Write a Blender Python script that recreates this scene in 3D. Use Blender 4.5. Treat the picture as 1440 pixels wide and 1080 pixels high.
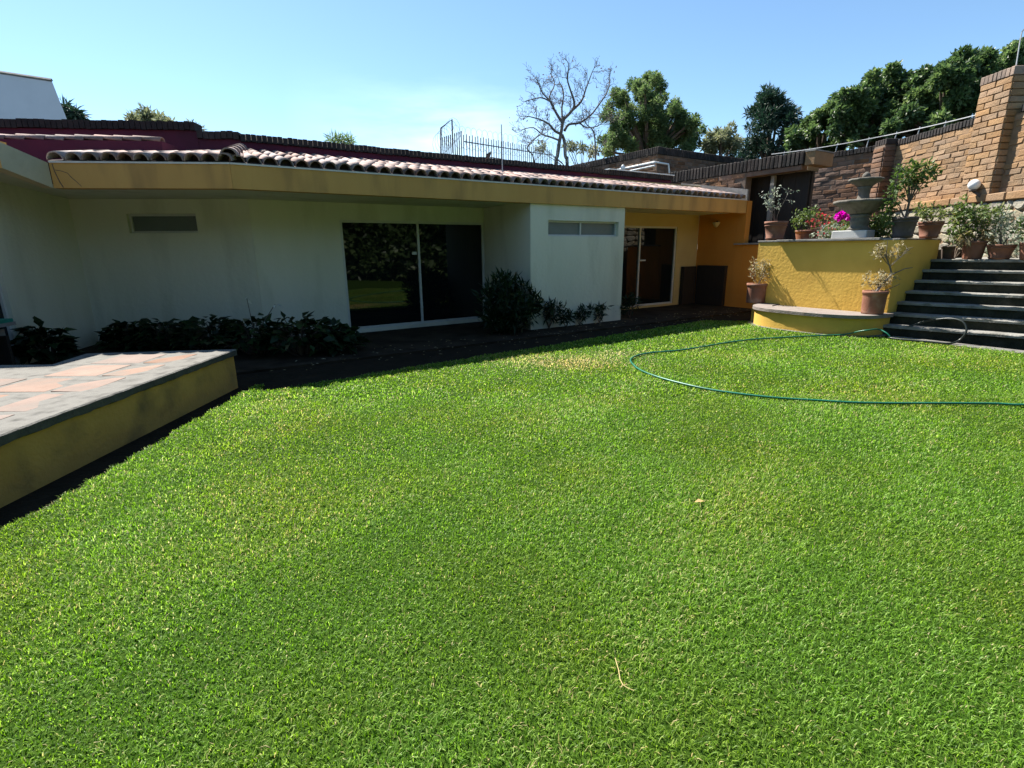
import bpy, bmesh, math, random
import numpy as np
from mathutils import Vector, Matrix

R = math.radians
for o in list(bpy.data.objects):
    bpy.data.objects.remove(o)
sc = bpy.context.scene
COL = sc.collection
rng = random.Random(7)
nrg = np.random.default_rng(11)

# ------------------------------------------------------------------ camera
CAM_H, PITCH, ROLL, FPX = 1.6, R(14.6), R(0.62), 725.0
cd = bpy.data.cameras.new('camera')
cam = bpy.data.objects.new('camera', cd)
COL.objects.link(cam)
cd.sensor_width = 36.0
cd.lens = 36.0 * FPX / 1440.0
cd.clip_start = 0.05
cd.clip_end = 2000
fwd = Vector((0, math.cos(PITCH), -math.sin(PITCH)))
rgt0 = Vector((1, 0, 0))
dwn0 = Vector((0, -math.sin(PITCH), -math.cos(PITCH)))
rgt = rgt0 * math.cos(ROLL) + dwn0 * math.sin(ROLL)
dwn = dwn0 * math.cos(ROLL) - rgt0 * math.sin(ROLL)
M = Matrix((rgt, -dwn, -fwd)).transposed().to_4x4()
M.translation = Vector((0, 0, CAM_H))
cam.matrix_world = M
sc.camera = cam

# ------------------------------------------------------------------ site frame: U along the long facade, V into the house
TH = R(57)
U = Vector((math.sin(TH), math.cos(TH), 0))
V = Vector((-math.cos(TH), math.sin(TH), 0))
def W(u, v, z=0.0):
    return U * u + V * v + Vector((0, 0, z))

# ------------------------------------------------------------------ sun and sky
SUN = (U * -0.18 + V * 1.0 + Vector((0, 0, 1.30))).normalized()      # towards the sun
elev = math.asin(SUN.z)
azim = math.atan2(SUN.x, SUN.y)
ld = bpy.data.lights.new('sun', 'SUN')
ld.energy = 5.0
ld.angle = R(0.53)
ld.color = (1.0, 0.95, 0.87)
sun = bpy.data.objects.new('sun', ld)
COL.objects.link(sun)
sun.rotation_euler = SUN.to_track_quat('Z', 'Y').to_euler()
sun.location = (-6, 8, 20)

wd = bpy.data.worlds.new('World')
sc.world = wd
wd.use_nodes = True
nt = wd.node_tree
nt.nodes.clear()
out = nt.nodes.new('ShaderNodeOutputWorld')
bg = nt.nodes.new('ShaderNodeBackground')
sky = nt.nodes.new('ShaderNodeTexSky')
sky.sky_type = 'NISHITA'
sky.sun_disc = False
sky.sun_elevation = elev
sky.sun_rotation = azim
sky.altitude = 1500
sky.air_density = 1.0
sky.dust_density = 0.5
sky.ozone_density = 0.9
bg.inputs['Strength'].default_value = 0.078
# a few thin clouds low over the roofs, on the sky itself
tc = nt.nodes.new('ShaderNodeTexCoord')
mp = nt.nodes.new('ShaderNodeMapping')
mp.inputs['Scale'].default_value = (1.0, 1.0, 5.0)
ns = nt.nodes.new('ShaderNodeTexNoise')
ns.inputs['Scale'].default_value = 2.3
ns.inputs['Detail'].default_value = 7
ns.inputs['Roughness'].default_value = 0.55
rp = nt.nodes.new('ShaderNodeValToRGB')
rp.color_ramp.elements[0].position = 0.40
rp.color_ramp.elements[1].position = 0.72
sx = nt.nodes.new('ShaderNodeSeparateXYZ')
mr = nt.nodes.new('ShaderNodeMapRange')
mr.inputs['From Min'].default_value = 0.30
mr.inputs['From Max'].default_value = 0.22
mu = nt.nodes.new('ShaderNodeMath'); mu.operation = 'MULTIPLY'
mx = nt.nodes.new('ShaderNodeMixRGB')
mx.inputs['Color2'].default_value = (9.5, 10.0, 10.6, 1)
L = nt.links.new
L(tc.outputs['Generated'], mp.inputs['Vector']); L(mp.outputs['Vector'], ns.inputs['Vector'])
L(ns.outputs['Fac'], rp.inputs['Fac']); L(tc.outputs['Generated'], sx.inputs['Vector'])
L(sx.outputs['Z'], mr.inputs['Value']); vd = nt.nodes.new('ShaderNodeVectorMath'); vd.operation = 'DISTANCE'; vd.inputs[1].default_value = (-0.10, 0.97, 0.20)
m4_ = nt.nodes.new('ShaderNodeMapRange'); m4_.inputs['From Min'].default_value = 0.27; m4_.inputs['From Max'].default_value = 0.04
m4_.inputs['To Max'].default_value = 0.6
L(tc.outputs['Generated'], vd.inputs[0]); L(vd.outputs['Value'], m4_.inputs['Value'])
m5_ = nt.nodes.new('ShaderNodeMath'); m5_.operation = 'MULTIPLY'; L(mr.outputs['Result'], m5_.inputs[0]); L(m4_.outputs['Result'], m5_.inputs[1])
L(m5_.outputs['Value'], mu.inputs[0]); L(rp.outputs['Color'], mu.inputs[1])
L(mu.outputs['Value'], mx.inputs['Fac']); L(sky.outputs['Color'], mx.inputs['Color1'])
tint = nt.nodes.new('ShaderNodeMixRGB'); tint.blend_type = 'MULTIPLY'; tint.inputs['Fac'].default_value = 1
tint.inputs['Color2'].default_value = (0.86, 1.0, 1.02, 1)
L(mx.outputs['Color'], tint.inputs['Color1']); L(tint.outputs['Color'], bg.inputs['Color']); L(bg.outputs['Background'], out.inputs['Surface'])

sc.render.engine = 'CYCLES'
sc.view_settings.view_transform = 'Standard'
sc.view_settings.look = 'None'
sc.view_settings.gamma = 1
sc.view_settings.use_curve_mapping = False
sc.view_settings.exposure = 1.45

# ------------------------------------------------------------------ helpers: pixels of the photo to points in the place
def ray(x, y):
    return rgt * ((x - 720) / FPX) + dwn * ((y - 540) / FPX) + fwd
O = Vector((0, 0, CAM_H))
def onZ(x, y, z=0.0):
    d = ray(x, y); return O + d * ((z - CAM_H) / d.z)
def onY(x, y, Y):
    d = ray(x, y); return O + d * (Y / d.y)
def onX(x, y, X):
    d = ray(x, y); return O + d * (X / d.x)
def onU(x, y, u):
    d = ray(x, y); return O + d * (u / d.dot(U))
def onV(x, y, v):
    d = ray(x, y); return O + d * (v / d.dot(V))
def uv(p):
    return p.dot(U), p.dot(V), p.z

# ------------------------------------------------------------------ object helpers
def props(o, label=None, cat=None, group=None, kind=None):
    if label: o['label'] = label
    if cat: o['category'] = cat
    if group: o['group'] = group
    if kind: o['kind'] = kind
    return o
def thing(name, label, cat, loc=(0, 0, 0), group=None):
    o = bpy.data.objects.new(name, None)
    COL.objects.link(o)
    o.location = loc
    o.empty_display_size = 0.2
    return props(o, label, cat, group)
def root_loc(o):
    p = Vector((0, 0, 0))
    while o is not None:
        p += o.location; o = o.parent
    return p
ZV = Vector((0, 0, 1))
class MB:
    def __init__(s): s.v = []; s.f = []
    def add(s, verts, faces):
        n = len(s.v)
        s.v += [tuple(p) for p in verts]
        s.f += [tuple(i + n for i in f) for f in faces]
        return s
    def box(s, c, ax, ay, az):
        """box with centre c and three half-axis vectors"""
        c = Vector(c); ax = Vector(ax); ay = Vector(ay); az = Vector(az)
        vs = [c + ax * i + ay * j + az * k for k in (-1, 1) for j in (-1, 1) for i in (-1, 1)]
        return s.add(vs, [(0, 2, 3, 1), (4, 5, 7, 6), (0, 1, 5, 4), (2, 6, 7, 3), (0, 4, 6, 2), (1, 3, 7, 5)])
    def uvbox(s, u0, u1, v0, v1, z0, z1):
        return s.box(W((u0 + u1) / 2, (v0 + v1) / 2, (z0 + z1) / 2), U * ((u1 - u0) / 2), V * ((v1 - v0) / 2), (0, 0, (z1 - z0) / 2))
    def xbox(s, x0, x1, y0, y1, z0, z1):
        return s.box(((x0 + x1) / 2, (y0 + y1) / 2, (z0 + z1) / 2), ((x1 - x0) / 2, 0, 0), (0, (y1 - y0) / 2, 0), (0, 0, (z1 - z0) / 2))
    def prism(s, pts, z0, z1):
        """pts: counter-clockwise xy outline; z0/z1 numbers or lists"""
        n = len(pts)
        zb = z0 if isinstance(z0, (list, tuple)) else [z0] * n
        zt = z1 if isinstance(z1, (list, tuple)) else [z1] * n
        vs = [(p[0], p[1], b) for p, b in zip(pts, zb)] + [(p[0], p[1], t) for p, t in zip(pts, zt)]
        fs = [tuple(range(n))[::-1], tuple(range(n, 2 * n))]
        fs += [(i, (i + 1) % n, n + (i + 1) % n, n + i) for i in range(n)]
        return s.add(vs, fs)
    def tube(s, pts, rad, sides=6, cap=True):
        pts = [Vector(p) for p in pts]
        n = len(pts)
        rads = rad if isinstance(rad, (list, tuple)) else [rad] * n
        vs = []
        pn = None
        for i, p in enumerate(pts):
            t = (pts[min(i + 1, n - 1)] - pts[max(i - 1, 0)])
            t = t.normalized() if t.length > 1e-9 else Vector((0, 0, 1))
            if pn is None:
                a = Vector((0, 0, 1)) if abs(t.z) < .9 else Vector((1, 0, 0))
                pn = t.cross(a).normalized()
            else:
                pn = (pn - t * pn.dot(t))
                pn = pn.normalized() if pn.length > 1e-6 else t.orthogonal().normalized()
            b = t.cross(pn)
            for k in range(sides):
                a = 2 * math.pi * k / sides
                vs.append(p + (pn * math.cos(a) + b * math.sin(a)) * rads[i])
        fs = []
        for i in range(n - 1):
            for k in range(sides):
                k2 = (k + 1) % sides
                fs.append((i * sides + k, i * sides + k2, (i + 1) * sides + k2, (i + 1) * sides + k))
        if cap:
            fs.append(tuple(range(sides))[::-1])
            fs.append(tuple(range((n - 1) * sides, n * sides)))
        return s.add(vs, fs)
    def lathe(s, c, prof, seg=24, wob=0.0, lobes=0):
        c = Vector(c)
        vs = []
        for r, z in prof:
            for k in range(seg):
                a = 2 * math.pi * k / seg
                rr = r * (1 + wob * (abs(math.cos(lobes * a / 2)) - 0.6 if lobes else 0))
                vs.append(c + Vector((rr * math.cos(a), rr * math.sin(a), z)))
        fs = []
        for i in range(len(prof) - 1):
            for k in range(seg):
                k2 = (k + 1) % seg
                fs.append((i * seg + k, i * seg + k2, (i + 1) * seg + k2, (i + 1) * seg + k))
        fs.append(tuple(range(seg))[::-1])
        fs.append(tuple(range((len(prof) - 1) * seg, len(prof) * seg)))
        return s.add(vs, fs)
    def build(s, name, mat, parent=None, smooth=False, bevel=0.0):
        base = root_loc(parent) if parent else Vector((0, 0, 0))
        me = bpy.data.meshes.new(name)
        me.from_pydata([tuple(Vector(p) - base) for p in s.v], [], s.f)
        me.update()
        bm = bmesh.new(); bm.from_mesh(me)
        bmesh.ops.recalc_face_normals(bm, faces=bm.faces)
        if bevel > 0:
            es = [e for e in bm.edges if len(e.link_faces) == 2 and e.calc_face_angle(0) > 0.6]
            bmesh.ops.bevel(bm, geom=es, offset=bevel, segments=1, affect='EDGES', clamp_overlap=True)
        bm.to_mesh(me); bm.free()
        if smooth:
            me.polygons.foreach_set('use_smooth', [True] * len(me.polygons))
        me.materials.append(mat)
        o = bpy.data.objects.new(name, me)
        COL.objects.link(o)
        if parent: o.parent = parent
        return o
def place_mesh(name, me, parent, mat4):
    """a piece that shares its mesh with its alike; mat4 is in world space"""
    o = bpy.data.objects.new(name, me)
    COL.objects.link(o)
    o.parent = parent
    o.matrix_local = Matrix.Translation(-root_loc(parent)) @ mat4
    return o
def np_mesh(name, verts, tris, rnd, mat, parent=None, smooth=False):
    base = root_loc(parent) if parent else Vector((0, 0, 0))
    verts = np.asarray(verts, np.float32) - np.array(base, np.float32)
    tris = np.asarray(tris, np.int32)
    me = bpy.data.meshes.new(name)
    me.vertices.add(len(verts)); me.vertices.foreach_set('co', verts.ravel())
    me.loops.add(tris.size); me.loops.foreach_set('vertex_index', tris.ravel())
    me.polygons.add(len(tris))
    me.polygons.foreach_set('loop_start', np.arange(0, tris.size, 3, dtype=np.int32))
    me.polygons.foreach_set('loop_total', np.full(len(tris), 3, np.int32))
    if smooth: me.polygons.foreach_set('use_smooth', np.ones(len(tris), bool))
    at = me.attributes.new('rnd', 'FLOAT', 'FACE')
    at.data.foreach_set('value', np.asarray(rnd, np.float32))
    me.update(calc_edges=True)
    me.materials.append(mat)
    o = bpy.data.objects.new(name, me)
    COL.objects.link(o)
    if parent: o.parent = parent
    return o

# ------------------------------------------------------------------ materials
MATS = {}
def mat(name, c1, c2=None, scale=4.0, rough=0.8, bump=0.0, bscale=None, detail=6.0, objvar=0.0, spec=0.5,
        stain=None, stain_scale=1.2, stain_lo=0.5, stain_hi=0.75, stretch=(1, 1, 1), c3=None, huevar=0.0):
    m = bpy.data.materials.new(name); m.use_nodes = True
    MATS[name] = m
    n = m.node_tree; bs = n.nodes['Principled BSDF']
    bs.inputs['Roughness'].default_value = rough
    bs.inputs['Specular IOR Level'].default_value = spec
    g = n.nodes.new('ShaderNodeNewGeometry')
    mp = n.nodes.new('ShaderNodeMapping'); mp.inputs['Scale'].default_value = stretch
    n.links.new(g.outputs['Position'], mp.inputs['Vector'])
    no = n.nodes.new('ShaderNodeTexNoise'); no.inputs['Scale'].default_value = scale; no.inputs['Detail'].default_value = detail
    no.inputs['Roughness'].default_value = 0.6
    n.links.new(mp.outputs['Vector'], no.inputs['Vector'])
    rp = n.nodes.new('ShaderNodeValToRGB')
    rp.color_ramp.elements[0].position = 0.32; rp.color_ramp.elements[1].position = 0.68
    rp.color_ramp.elements[0].color = (*c1, 1); rp.color_ramp.elements[1].color = (*(c2 or c1), 1)
    if c3:
        e = rp.color_ramp.elements.new(0.5); e.color = (*c3, 1)
    n.links.new(no.outputs['Fac'], rp.inputs['Fac'])
    col = rp.outputs['Color']
    if stain:
        n2 = n.nodes.new('ShaderNodeTexNoise'); n2.inputs['Scale'].default_value = stain_scale; n2.inputs['Detail'].default_value = 8
        n.links.new(mp.outputs['Vector'], n2.inputs['Vector'])
        r2 = n.nodes.new('ShaderNodeValToRGB'); r2.color_ramp.elements[0].position = stain_lo; r2.color_ramp.elements[1].position = stain_hi
        n.links.new(n2.outputs['Fac'], r2.inputs['Fac'])
        mx = n.nodes.new('ShaderNodeMixRGB'); mx.inputs['Color2'].default_value = (*stain, 1)
        n.links.new(r2.outputs['Color'], mx.inputs['Fac']); n.links.new(col, mx.inputs['Color1'])
        col = mx.outputs['Color']
    if objvar or huevar:
        oi = n.nodes.new('ShaderNodeObjectInfo')
        hs = n.nodes.new('ShaderNodeHueSaturation')
        mr = n.nodes.new('ShaderNodeMapRange')
        mr.inputs['To Min'].default_value = 1 - objvar; mr.inputs['To Max'].default_value = 1 + objvar
        n.links.new(oi.outputs['Random'], mr.inputs['Value'])
        n.links.new(mr.outputs['Result'], hs.inputs['Value'])
        if huevar:
            w = n.nodes.new('ShaderNodeTexWhiteNoise'); w.noise_dimensions = '1D'
            n.links.new(oi.outputs['Random'], w.inputs['W'])
            m2 = n.nodes.new('ShaderNodeMapRange'); m2.inputs['To Min'].default_value = 1 - huevar; m2.inputs['To Max'].default_value = 1 + huevar
            n.links.new(w.outputs['Value'], m2.inputs['Value']); n.links.new(m2.outputs['Result'], hs.inputs['Saturation'])
        n.links.new(col, hs.inputs['Color']); col = hs.outputs['Color']
    n.links.new(col, bs.inputs['Base Color'])
    if bump:
        n3 = n.nodes.new('ShaderNodeTexNoise'); n3.inputs['Scale'].default_value = bscale or scale * 6; n3.inputs['Detail'].default_value = 5
        n.links.new(g.outputs['Position'], n3.inputs['Vector'])
        bp = n.nodes.new('ShaderNodeBump'); bp.inputs['Strength'].default_value = 0.8; bp.inputs['Distance'].default_value = bump
        n.links.new(n3.outputs['Fac'], bp.inputs['Height']); n.links.new(bp.outputs['Normal'], bs.inputs['Normal'])
    return m
def leafmat(name, stops, trans=0.35, rough=0.5, spec=0.4, patch=None, pscale=0.6, tcol=1.4):
    """leaf colour by the per-leaf 'rnd' attribute; thin leaves pass some light"""
    m = bpy.data.materials.new(name); m.use_nodes = True
    n = m.node_tree; bs = n.nodes['Principled BSDF']; outn = n.nodes['Material Output']
    bs.inputs['Roughness'].default_value = rough; bs.inputs['Specular IOR Level'].default_value = spec
    a = n.nodes.new('ShaderNodeAttribute'); a.attribute_name = 'rnd'
    rp = n.nodes.new('ShaderNodeValToRGB')
    el = rp.color_ramp.elements
    el[0].position, el[0].color = stops[0][0], (*stops[0][1], 1)
    el[1].position, el[1].color = stops[-1][0], (*stops[-1][1], 1)
    for p, c in stops[1:-1]:
        e = el.new(p); e.color = (*c, 1)
    n.links.new(a.outputs['Fac'], rp.inputs['Fac'])
    col = rp.outputs['Color']
    if patch:
        g = n.nodes.new('ShaderNodeNewGeometry')
        no = n.nodes.new('ShaderNodeTexNoise'); no.inputs['Scale'].default_value = pscale; no.inputs['Detail'].default_value = 4
        n.links.new(g.outputs['Position'], no.inputs['Vector'])
        r2 = n.nodes.new('ShaderNodeValToRGB'); r2.color_ramp.elements[0].position = .42; r2.color_ramp.elements[1].position = .72
        n.links.new(no.outputs['Fac'], r2.inputs['Fac'])
        mx = n.nodes.new('ShaderNodeMixRGB'); mx.blend_type = 'MULTIPLY'; mx.inputs['Color2'].default_value = (*patch, 1)
        n.links.new(r2.outputs['Color'], mx.inputs['Fac']); n.links.new(col, mx.inputs['Color1']); col = mx.outputs['Color']
    n.links.new(col, bs.inputs['Base Color'])
    tr = n.nodes.new('ShaderNodeBsdfTranslucent')
    hs = n.nodes.new('ShaderNodeHueSaturation'); hs.inputs['Value'].default_value = tcol; hs.inputs['Saturation'].default_value = 1.1
    n.links.new(col, hs.inputs['Color']); n.links.new(hs.outputs['Color'], tr.inputs['Color'])
    ms = n.nodes.new('ShaderNodeMixShader'); ms.inputs['Fac'].default_value = trans
    n.links.new(bs.outputs['BSDF'], ms.inputs[1]); n.links.new(tr.outputs['BSDF'], ms.inputs[2])
    n.links.new(ms.outputs['Shader'], outn.inputs['Surface'])
    return m

m_white = mat('white_plaster', (.60, .595, .475), (.65, .64, .525), 1.3, .85, .010, 16, stain=(.44, .435, .335), stain_scale=2.0, stain_lo=.50, stain_hi=.82, stretch=(1, 1, .22))
m_cream = mat('cream_plaster', (.44, .34, .145), (.49, .39, .17), 1.5, .85, .004, 60, stain=(.36, .28, .12), stain_lo=.6, stain_hi=.9)
m_ochre = mat('ochre_fascia_paint', (.50, .27, .07), (.56, .315, .085), 1.8, .8, .003, 50, stain=(.30, .165, .05), stain_scale=3.2, stain_lo=.50, stain_hi=.78, stretch=(1, 1, .22))
m_orange = mat('orange_plaster', (.48, .19, .022), (.54, .225, .030), 1.6, .85, .004, 50, stain=(.36, .14, .02), stain_lo=.6, stain_hi=.9)
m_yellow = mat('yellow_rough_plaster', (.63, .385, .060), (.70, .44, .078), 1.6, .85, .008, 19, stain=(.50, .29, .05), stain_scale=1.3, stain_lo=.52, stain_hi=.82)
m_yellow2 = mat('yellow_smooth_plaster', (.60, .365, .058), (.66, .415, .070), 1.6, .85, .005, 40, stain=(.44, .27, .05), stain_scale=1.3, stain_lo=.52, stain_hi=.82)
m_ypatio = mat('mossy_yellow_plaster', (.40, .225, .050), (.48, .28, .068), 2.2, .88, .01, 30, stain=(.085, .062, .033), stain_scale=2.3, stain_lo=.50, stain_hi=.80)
m_magenta = mat('magenta_plaster', (.085, .008, .026), (.12, .011, .034), 1.5, .85, .003, 40, stain=(.05, .007, .016), stain_lo=.5, stain_hi=.85)
m_tile = mat('clay_roof_tile', (.25, .16, .135), (.36, .26, .225), 6, .85, .006, 45, objvar=.28, huevar=.35, stain=(.12, .095, .085), stain_scale=3.5, stain_lo=.48, stain_hi=.73)
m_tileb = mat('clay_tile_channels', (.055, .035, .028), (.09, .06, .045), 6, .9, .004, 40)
m_coping = mat('old_coping_brick', (.014, .010, .009), (.040, .028, .023), 4, .9, .008, 40, objvar=.3, stain=(.010, .010, .009), stain_scale=2.5, stain_lo=.48, stain_hi=.72)
m_brick = mat('ochre_brick', (.245, .14, .068), (.33, .20, .10), 3, .9, .016, 30, objvar=.16, huevar=.12, stain=(.17, .125, .08), stain_scale=1.1, stain_lo=.46, stain_hi=.78)
m_brickd = mat('weathered_brown_brick', (.13, .066, .038), (.22, .12, .068), 3, .9, .014, 30, objvar=.3, huevar=.2, stain=(.05, .038, .030), stain_scale=1.6, stain_lo=.46, stain_hi=.75)
m_mortar = mat('pale_mortar', (.19, .115, .06), (.25, .16, .09), 5, .95, .01, 50)
m_mortard = mat('grey_mortar', (.12, .085, .06), (.18, .13, .095), 5, .95, .01, 50)
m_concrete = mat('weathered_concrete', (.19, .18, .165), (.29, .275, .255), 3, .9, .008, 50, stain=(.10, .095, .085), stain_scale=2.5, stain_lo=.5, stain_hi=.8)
m_border = mat('patio_border_cement', (.125, .12, .105), (.19, .18, .16), 7, .92, .010, 60, stain=(.055, .052, .044), stain_scale=7, stain_lo=.46, stain_hi=.72)
m_lipd = mat('dark_stone_edge', (.045, .042, .036), (.075, .07, .06), 7, .92, .01, 50)
m_terra = mat('terracotta_floor_tile', (.185, .105, .070), (.235, .150, .108), 4, .85, .008, 50, objvar=.15, huevar=.25, stain=(.15, .115, .09), stain_scale=3.0, stain_lo=.46, stain_hi=.72)
m_pot = mat('terracotta_pot', (.17, .066, .038), (.24, .105, .062), 6, .85, .004, 60, objvar=.15, stain=(.27, .18, .13), stain_scale=6, stain_lo=.56, stain_hi=.8)
m_potd = mat('weathered_dark_pot', (.060, .042, .033), (.10, .073, .058), 6, .85, .004, 60, stain=(.16, .13, .11), stain_scale=7, stain_lo=.55, stain_hi=.8)
m_stonef = mat('grey_fountain_stone', (.10, .088, .070), (.165, .148, .12), 8, .9, .012, 40, stain=(.05, .046, .037), stain_scale=5, stain_lo=.5, stain_hi=.8)
m_whitestone = mat('white_painted_block', (.42, .42, .40), (.50, .50, .48), 5, .85, .004, 50)
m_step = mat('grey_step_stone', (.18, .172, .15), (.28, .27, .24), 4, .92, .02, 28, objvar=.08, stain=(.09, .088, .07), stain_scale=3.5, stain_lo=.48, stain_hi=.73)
m_riser = mat('dark_step_riser', (.018, .019, .013), (.040, .040, .028), 5, .95, .02, 30, spec=.15, stain=(.065, .06, .045), stain_scale=2.2, stain_lo=.55, stain_hi=.85)  # risers get a much darker colour than the treads
m_stone = mat('pale_field_stone', (.24, .205, .135), (.33, .30, .235), 4, .9, .025, 18, objvar=.25, huevar=.3)
m_soil = mat('dark_soil', (.012, .010, .006), (.024, .018, .011), 5, .95, .03, 22, spec=.1)
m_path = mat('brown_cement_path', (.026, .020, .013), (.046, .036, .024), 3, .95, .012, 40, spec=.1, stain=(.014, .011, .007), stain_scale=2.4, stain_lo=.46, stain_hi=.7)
m_frame = mat('pale_aluminium_frame', (.50, .50, .46), (.56, .56, .52), 10, .4)
m_wood = mat('dark_brown_wood', (.012, .0075, .005), (.022, .014, .009), 6, .75, .003, 40, stretch=(6, 6, .6))
m_iron = mat('rusty_dark_iron', (.05, .04, .035), (.12, .08, .06), 20, .7)
m_wire = mat('galvanised_wire', (.38, .38, .38), (.50, .50, .50), 20, .45)
m_pipe = mat('white_pipe', (.72, .72, .70), (.80, .80, .78), 5, .6)
m_farwall = mat('far_white_wall', (.60, .60, .62), (.66, .66, .68), .8, .9)
m_hose = mat('green_hose', (.008, .11, .065), (.015, .16, .10), 3, .38)
m_hosed = mat('black_hose', (.008, .012, .009), (.02, .026, .02), 6, .4)
m_bark = mat('brown_bark', (.09, .065, .045), (.16, .12, .09), 8, .95, .01, 30)
m_barkg = mat('grey_bark', (.10, .085, .075), (.17, .15, .13), 8, .95, .01, 30)
m_teal = mat('teal_cloth', (.01, .16, .11), (.02, .22, .16), 4, .9)
m_glass = mat('dark_window_glass', (.006, .008, .008), None, 1, .02)
m_frost = mat('frosted_grey_glass', (.10, .125, .115), (.13, .155, .145), 2, .35)
m_lampg = mat('opal_lamp_glass', (.78, .78, .76), None, 3, .25)
m_straw = mat('dry_straw', (.45, .33, .14), (.55, .42, .2), 20, .9)
m_lawn = mat('lawn_thatch', (.016, .036, .005), (.045, .078, .010), 40, .98, .02, 60, c3=(.028, .058, .007), stain=(.10, .085, .028), stain_scale=.7, stain_lo=.62, stain_hi=.9, spec=.05)

G_D = [(0, (.020, .055, .014)), (.5, (.040, .095, .022)), (1, (.085, .15, .035))]
lf_lawn = leafmat('grass_blades', [(0, (.052, .120, .014)), (.42, (.152, .292, .034)), (.72, (.29, .455, .085)), (.84, (.46, .57, .21)), (.9, (.38, .37, .14)), (1, (.54, .49, .27))], .50, .45, .22, patch=(1.16, .92, .85), pscale=.8, tcol=1.5)  # whitish green stop paints glints of light into blades; last stops are straw
lf_tree = leafmat('tree_leaves', [(0, (.046, .084, .030)), (.5, (.095, .150, .052)), (1, (.19, .235, .10))], .45, .6)
lf_dark = leafmat('dark_evergreen_leaves', [(0, (.032, .060, .024)), (.45, (.070, .118, .042)), (.85, (.14, .20, .070)), (1, (.23, .28, .13))], .40, .42, .45)
lf_pine = leafmat('conifer_needles', [(0, (.012, .032, .020)), (.6, (.025, .055, .030)), (1, (.05, .085, .045))], .2, .6)
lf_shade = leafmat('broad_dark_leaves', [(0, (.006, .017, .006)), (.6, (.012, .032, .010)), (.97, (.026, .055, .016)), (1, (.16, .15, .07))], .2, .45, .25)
lf_pot = leafmat('pot_plant_leaves', [(0, (.040, .075, .018)), (.5, (.085, .135, .032)), (.85, (.17, .20, .06)), (1, (.30, .25, .08))], .38, .55)
lf_dry = leafmat('dry_pale_leaves', [(0, (.16, .13, .06)), (.5, (.27, .23, .12)), (1, (.40, .36, .24))], .35, .6)
lf_sil = leafmat('silver_leaves', [(0, (.12, .16, .10)), (.6, (.26, .30, .22)), (1, (.45, .47, .42))], .3, .5)
lf_pale = leafmat('pale_distant_leaves', [(0, (.10, .12, .07)), (.5, (.17, .19, .10)), (1, (.26, .26, .15))], .35, .6)
lf_mag = leafmat('magenta_bracts', [(0, (.45, .01, .32)), (1, (.65, .03, .50))], .45, .6)
lf_red = leafmat('red_flowers', [(0, (.45, .04, .05)), (1, (.65, .16, .16))], .35, .6)
lf_wht = leafmat('white_flowers', [(0, (.75, .74, .66)), (1, (.8, .8, .74))], .3, .5)

# ------------------------------------------------------------------ foliage
def norm_rows(a):
    return a / np.maximum(np.linalg.norm(a, axis=1, keepdims=True), 1e-9)
def leaf_tris(pos, axis, nrm, ln, wd, fold=0.25):
    """pointed, folded leaves: base, left, tip, right -> two triangles each"""
    axis = norm_rows(axis); side = norm_rows(np.cross(axis, nrm)); nn = np.cross(side, axis)
    ln = ln[:, None]; wd = wd[:, None]
    b = pos; t = pos + axis * ln
    mid = pos + axis * ln * .45 + nn * wd * fold
    l = mid - side * wd * .5; r = mid + side * wd * .5
    v = np.stack([b, l, t, r], 1).reshape(-1, 3)
    n = len(pos); i = np.arange(n)[:, None] * 4
    tr = np.concatenate([i + np.array([[0, 2, 1]]), i + np.array([[0, 3, 2]])], 1).reshape(-1, 3)
    return v, tr
def crown(name, clumps, n, size, aspect, mat_, parent, seed, shell=.55, droop=0.0, rlo=0.0, rhi=1.0, sq=1.0, up=0.4):
    """clumps: (x, y, z, radius) balls filled with single leaves"""
    g = np.random.default_rng(seed)
    C = np.array([c[:3] for c in clumps], float); RR = np.array([c[3] for c in clumps], float)
    p = RR ** 2 / (RR ** 2).sum()
    k = g.choice(len(C), n, p=p)
    d = norm_rows(g.normal(size=(n, 3)))
    rad = RR[k] * (shell + (1 - shell) * g.random(n)) ** 1.0
    inner = g.random(n) < .25
    rad[inner] = RR[k][inner] * g.random(inner.sum())
    pos = C[k] + d * rad[:, None] * np.array([1, 1, sq])
    ax = d * .6 + g.normal(size=(n, 3)) * .6 + np.array([0, 0, -droop])
    nr = d * .5 + np.array([0, 0, up]) + g.normal(size=(n, 3)) * .5
    ln = size * (.6 + .8 * g.random(n))
    v, t = leaf_tris(pos, ax, nr, ln, ln * aspect)
    cl = g.random(len(C))
    rn = rlo + (rhi - rlo) * np.clip(.55 * g.random(n) + .45 * cl[k] , 0, 1)
    return np_mesh(name, v, t, np.repeat(rn, 2), mat_, parent)
def clumps_in(center, rx, ry, rz, n, r0, r1, seed, bottom=-.6):
    g = random.Random(seed); o = []
    while len(o) < n:
        x, y, z = g.uniform(-1, 1), g.uniform(-1, 1), g.uniform(bottom, 1)
        d = x * x + y * y + z * z
        if d > 1 or d < .12: continue
        o.append((center[0] + x * rx, center[1] + y * ry, center[2] + z * rz, g.uniform(r0, r1)))
    return o

# ================================================================== SETTING
GZ = -0.06
gb = MB().add([(-400, -300, GZ), (400, -300, GZ), (400, 600, GZ), (-400, 600, GZ)], [(0, 1, 2, 3)])
props(gb.build('ground', m_soil), kind='structure')

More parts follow.
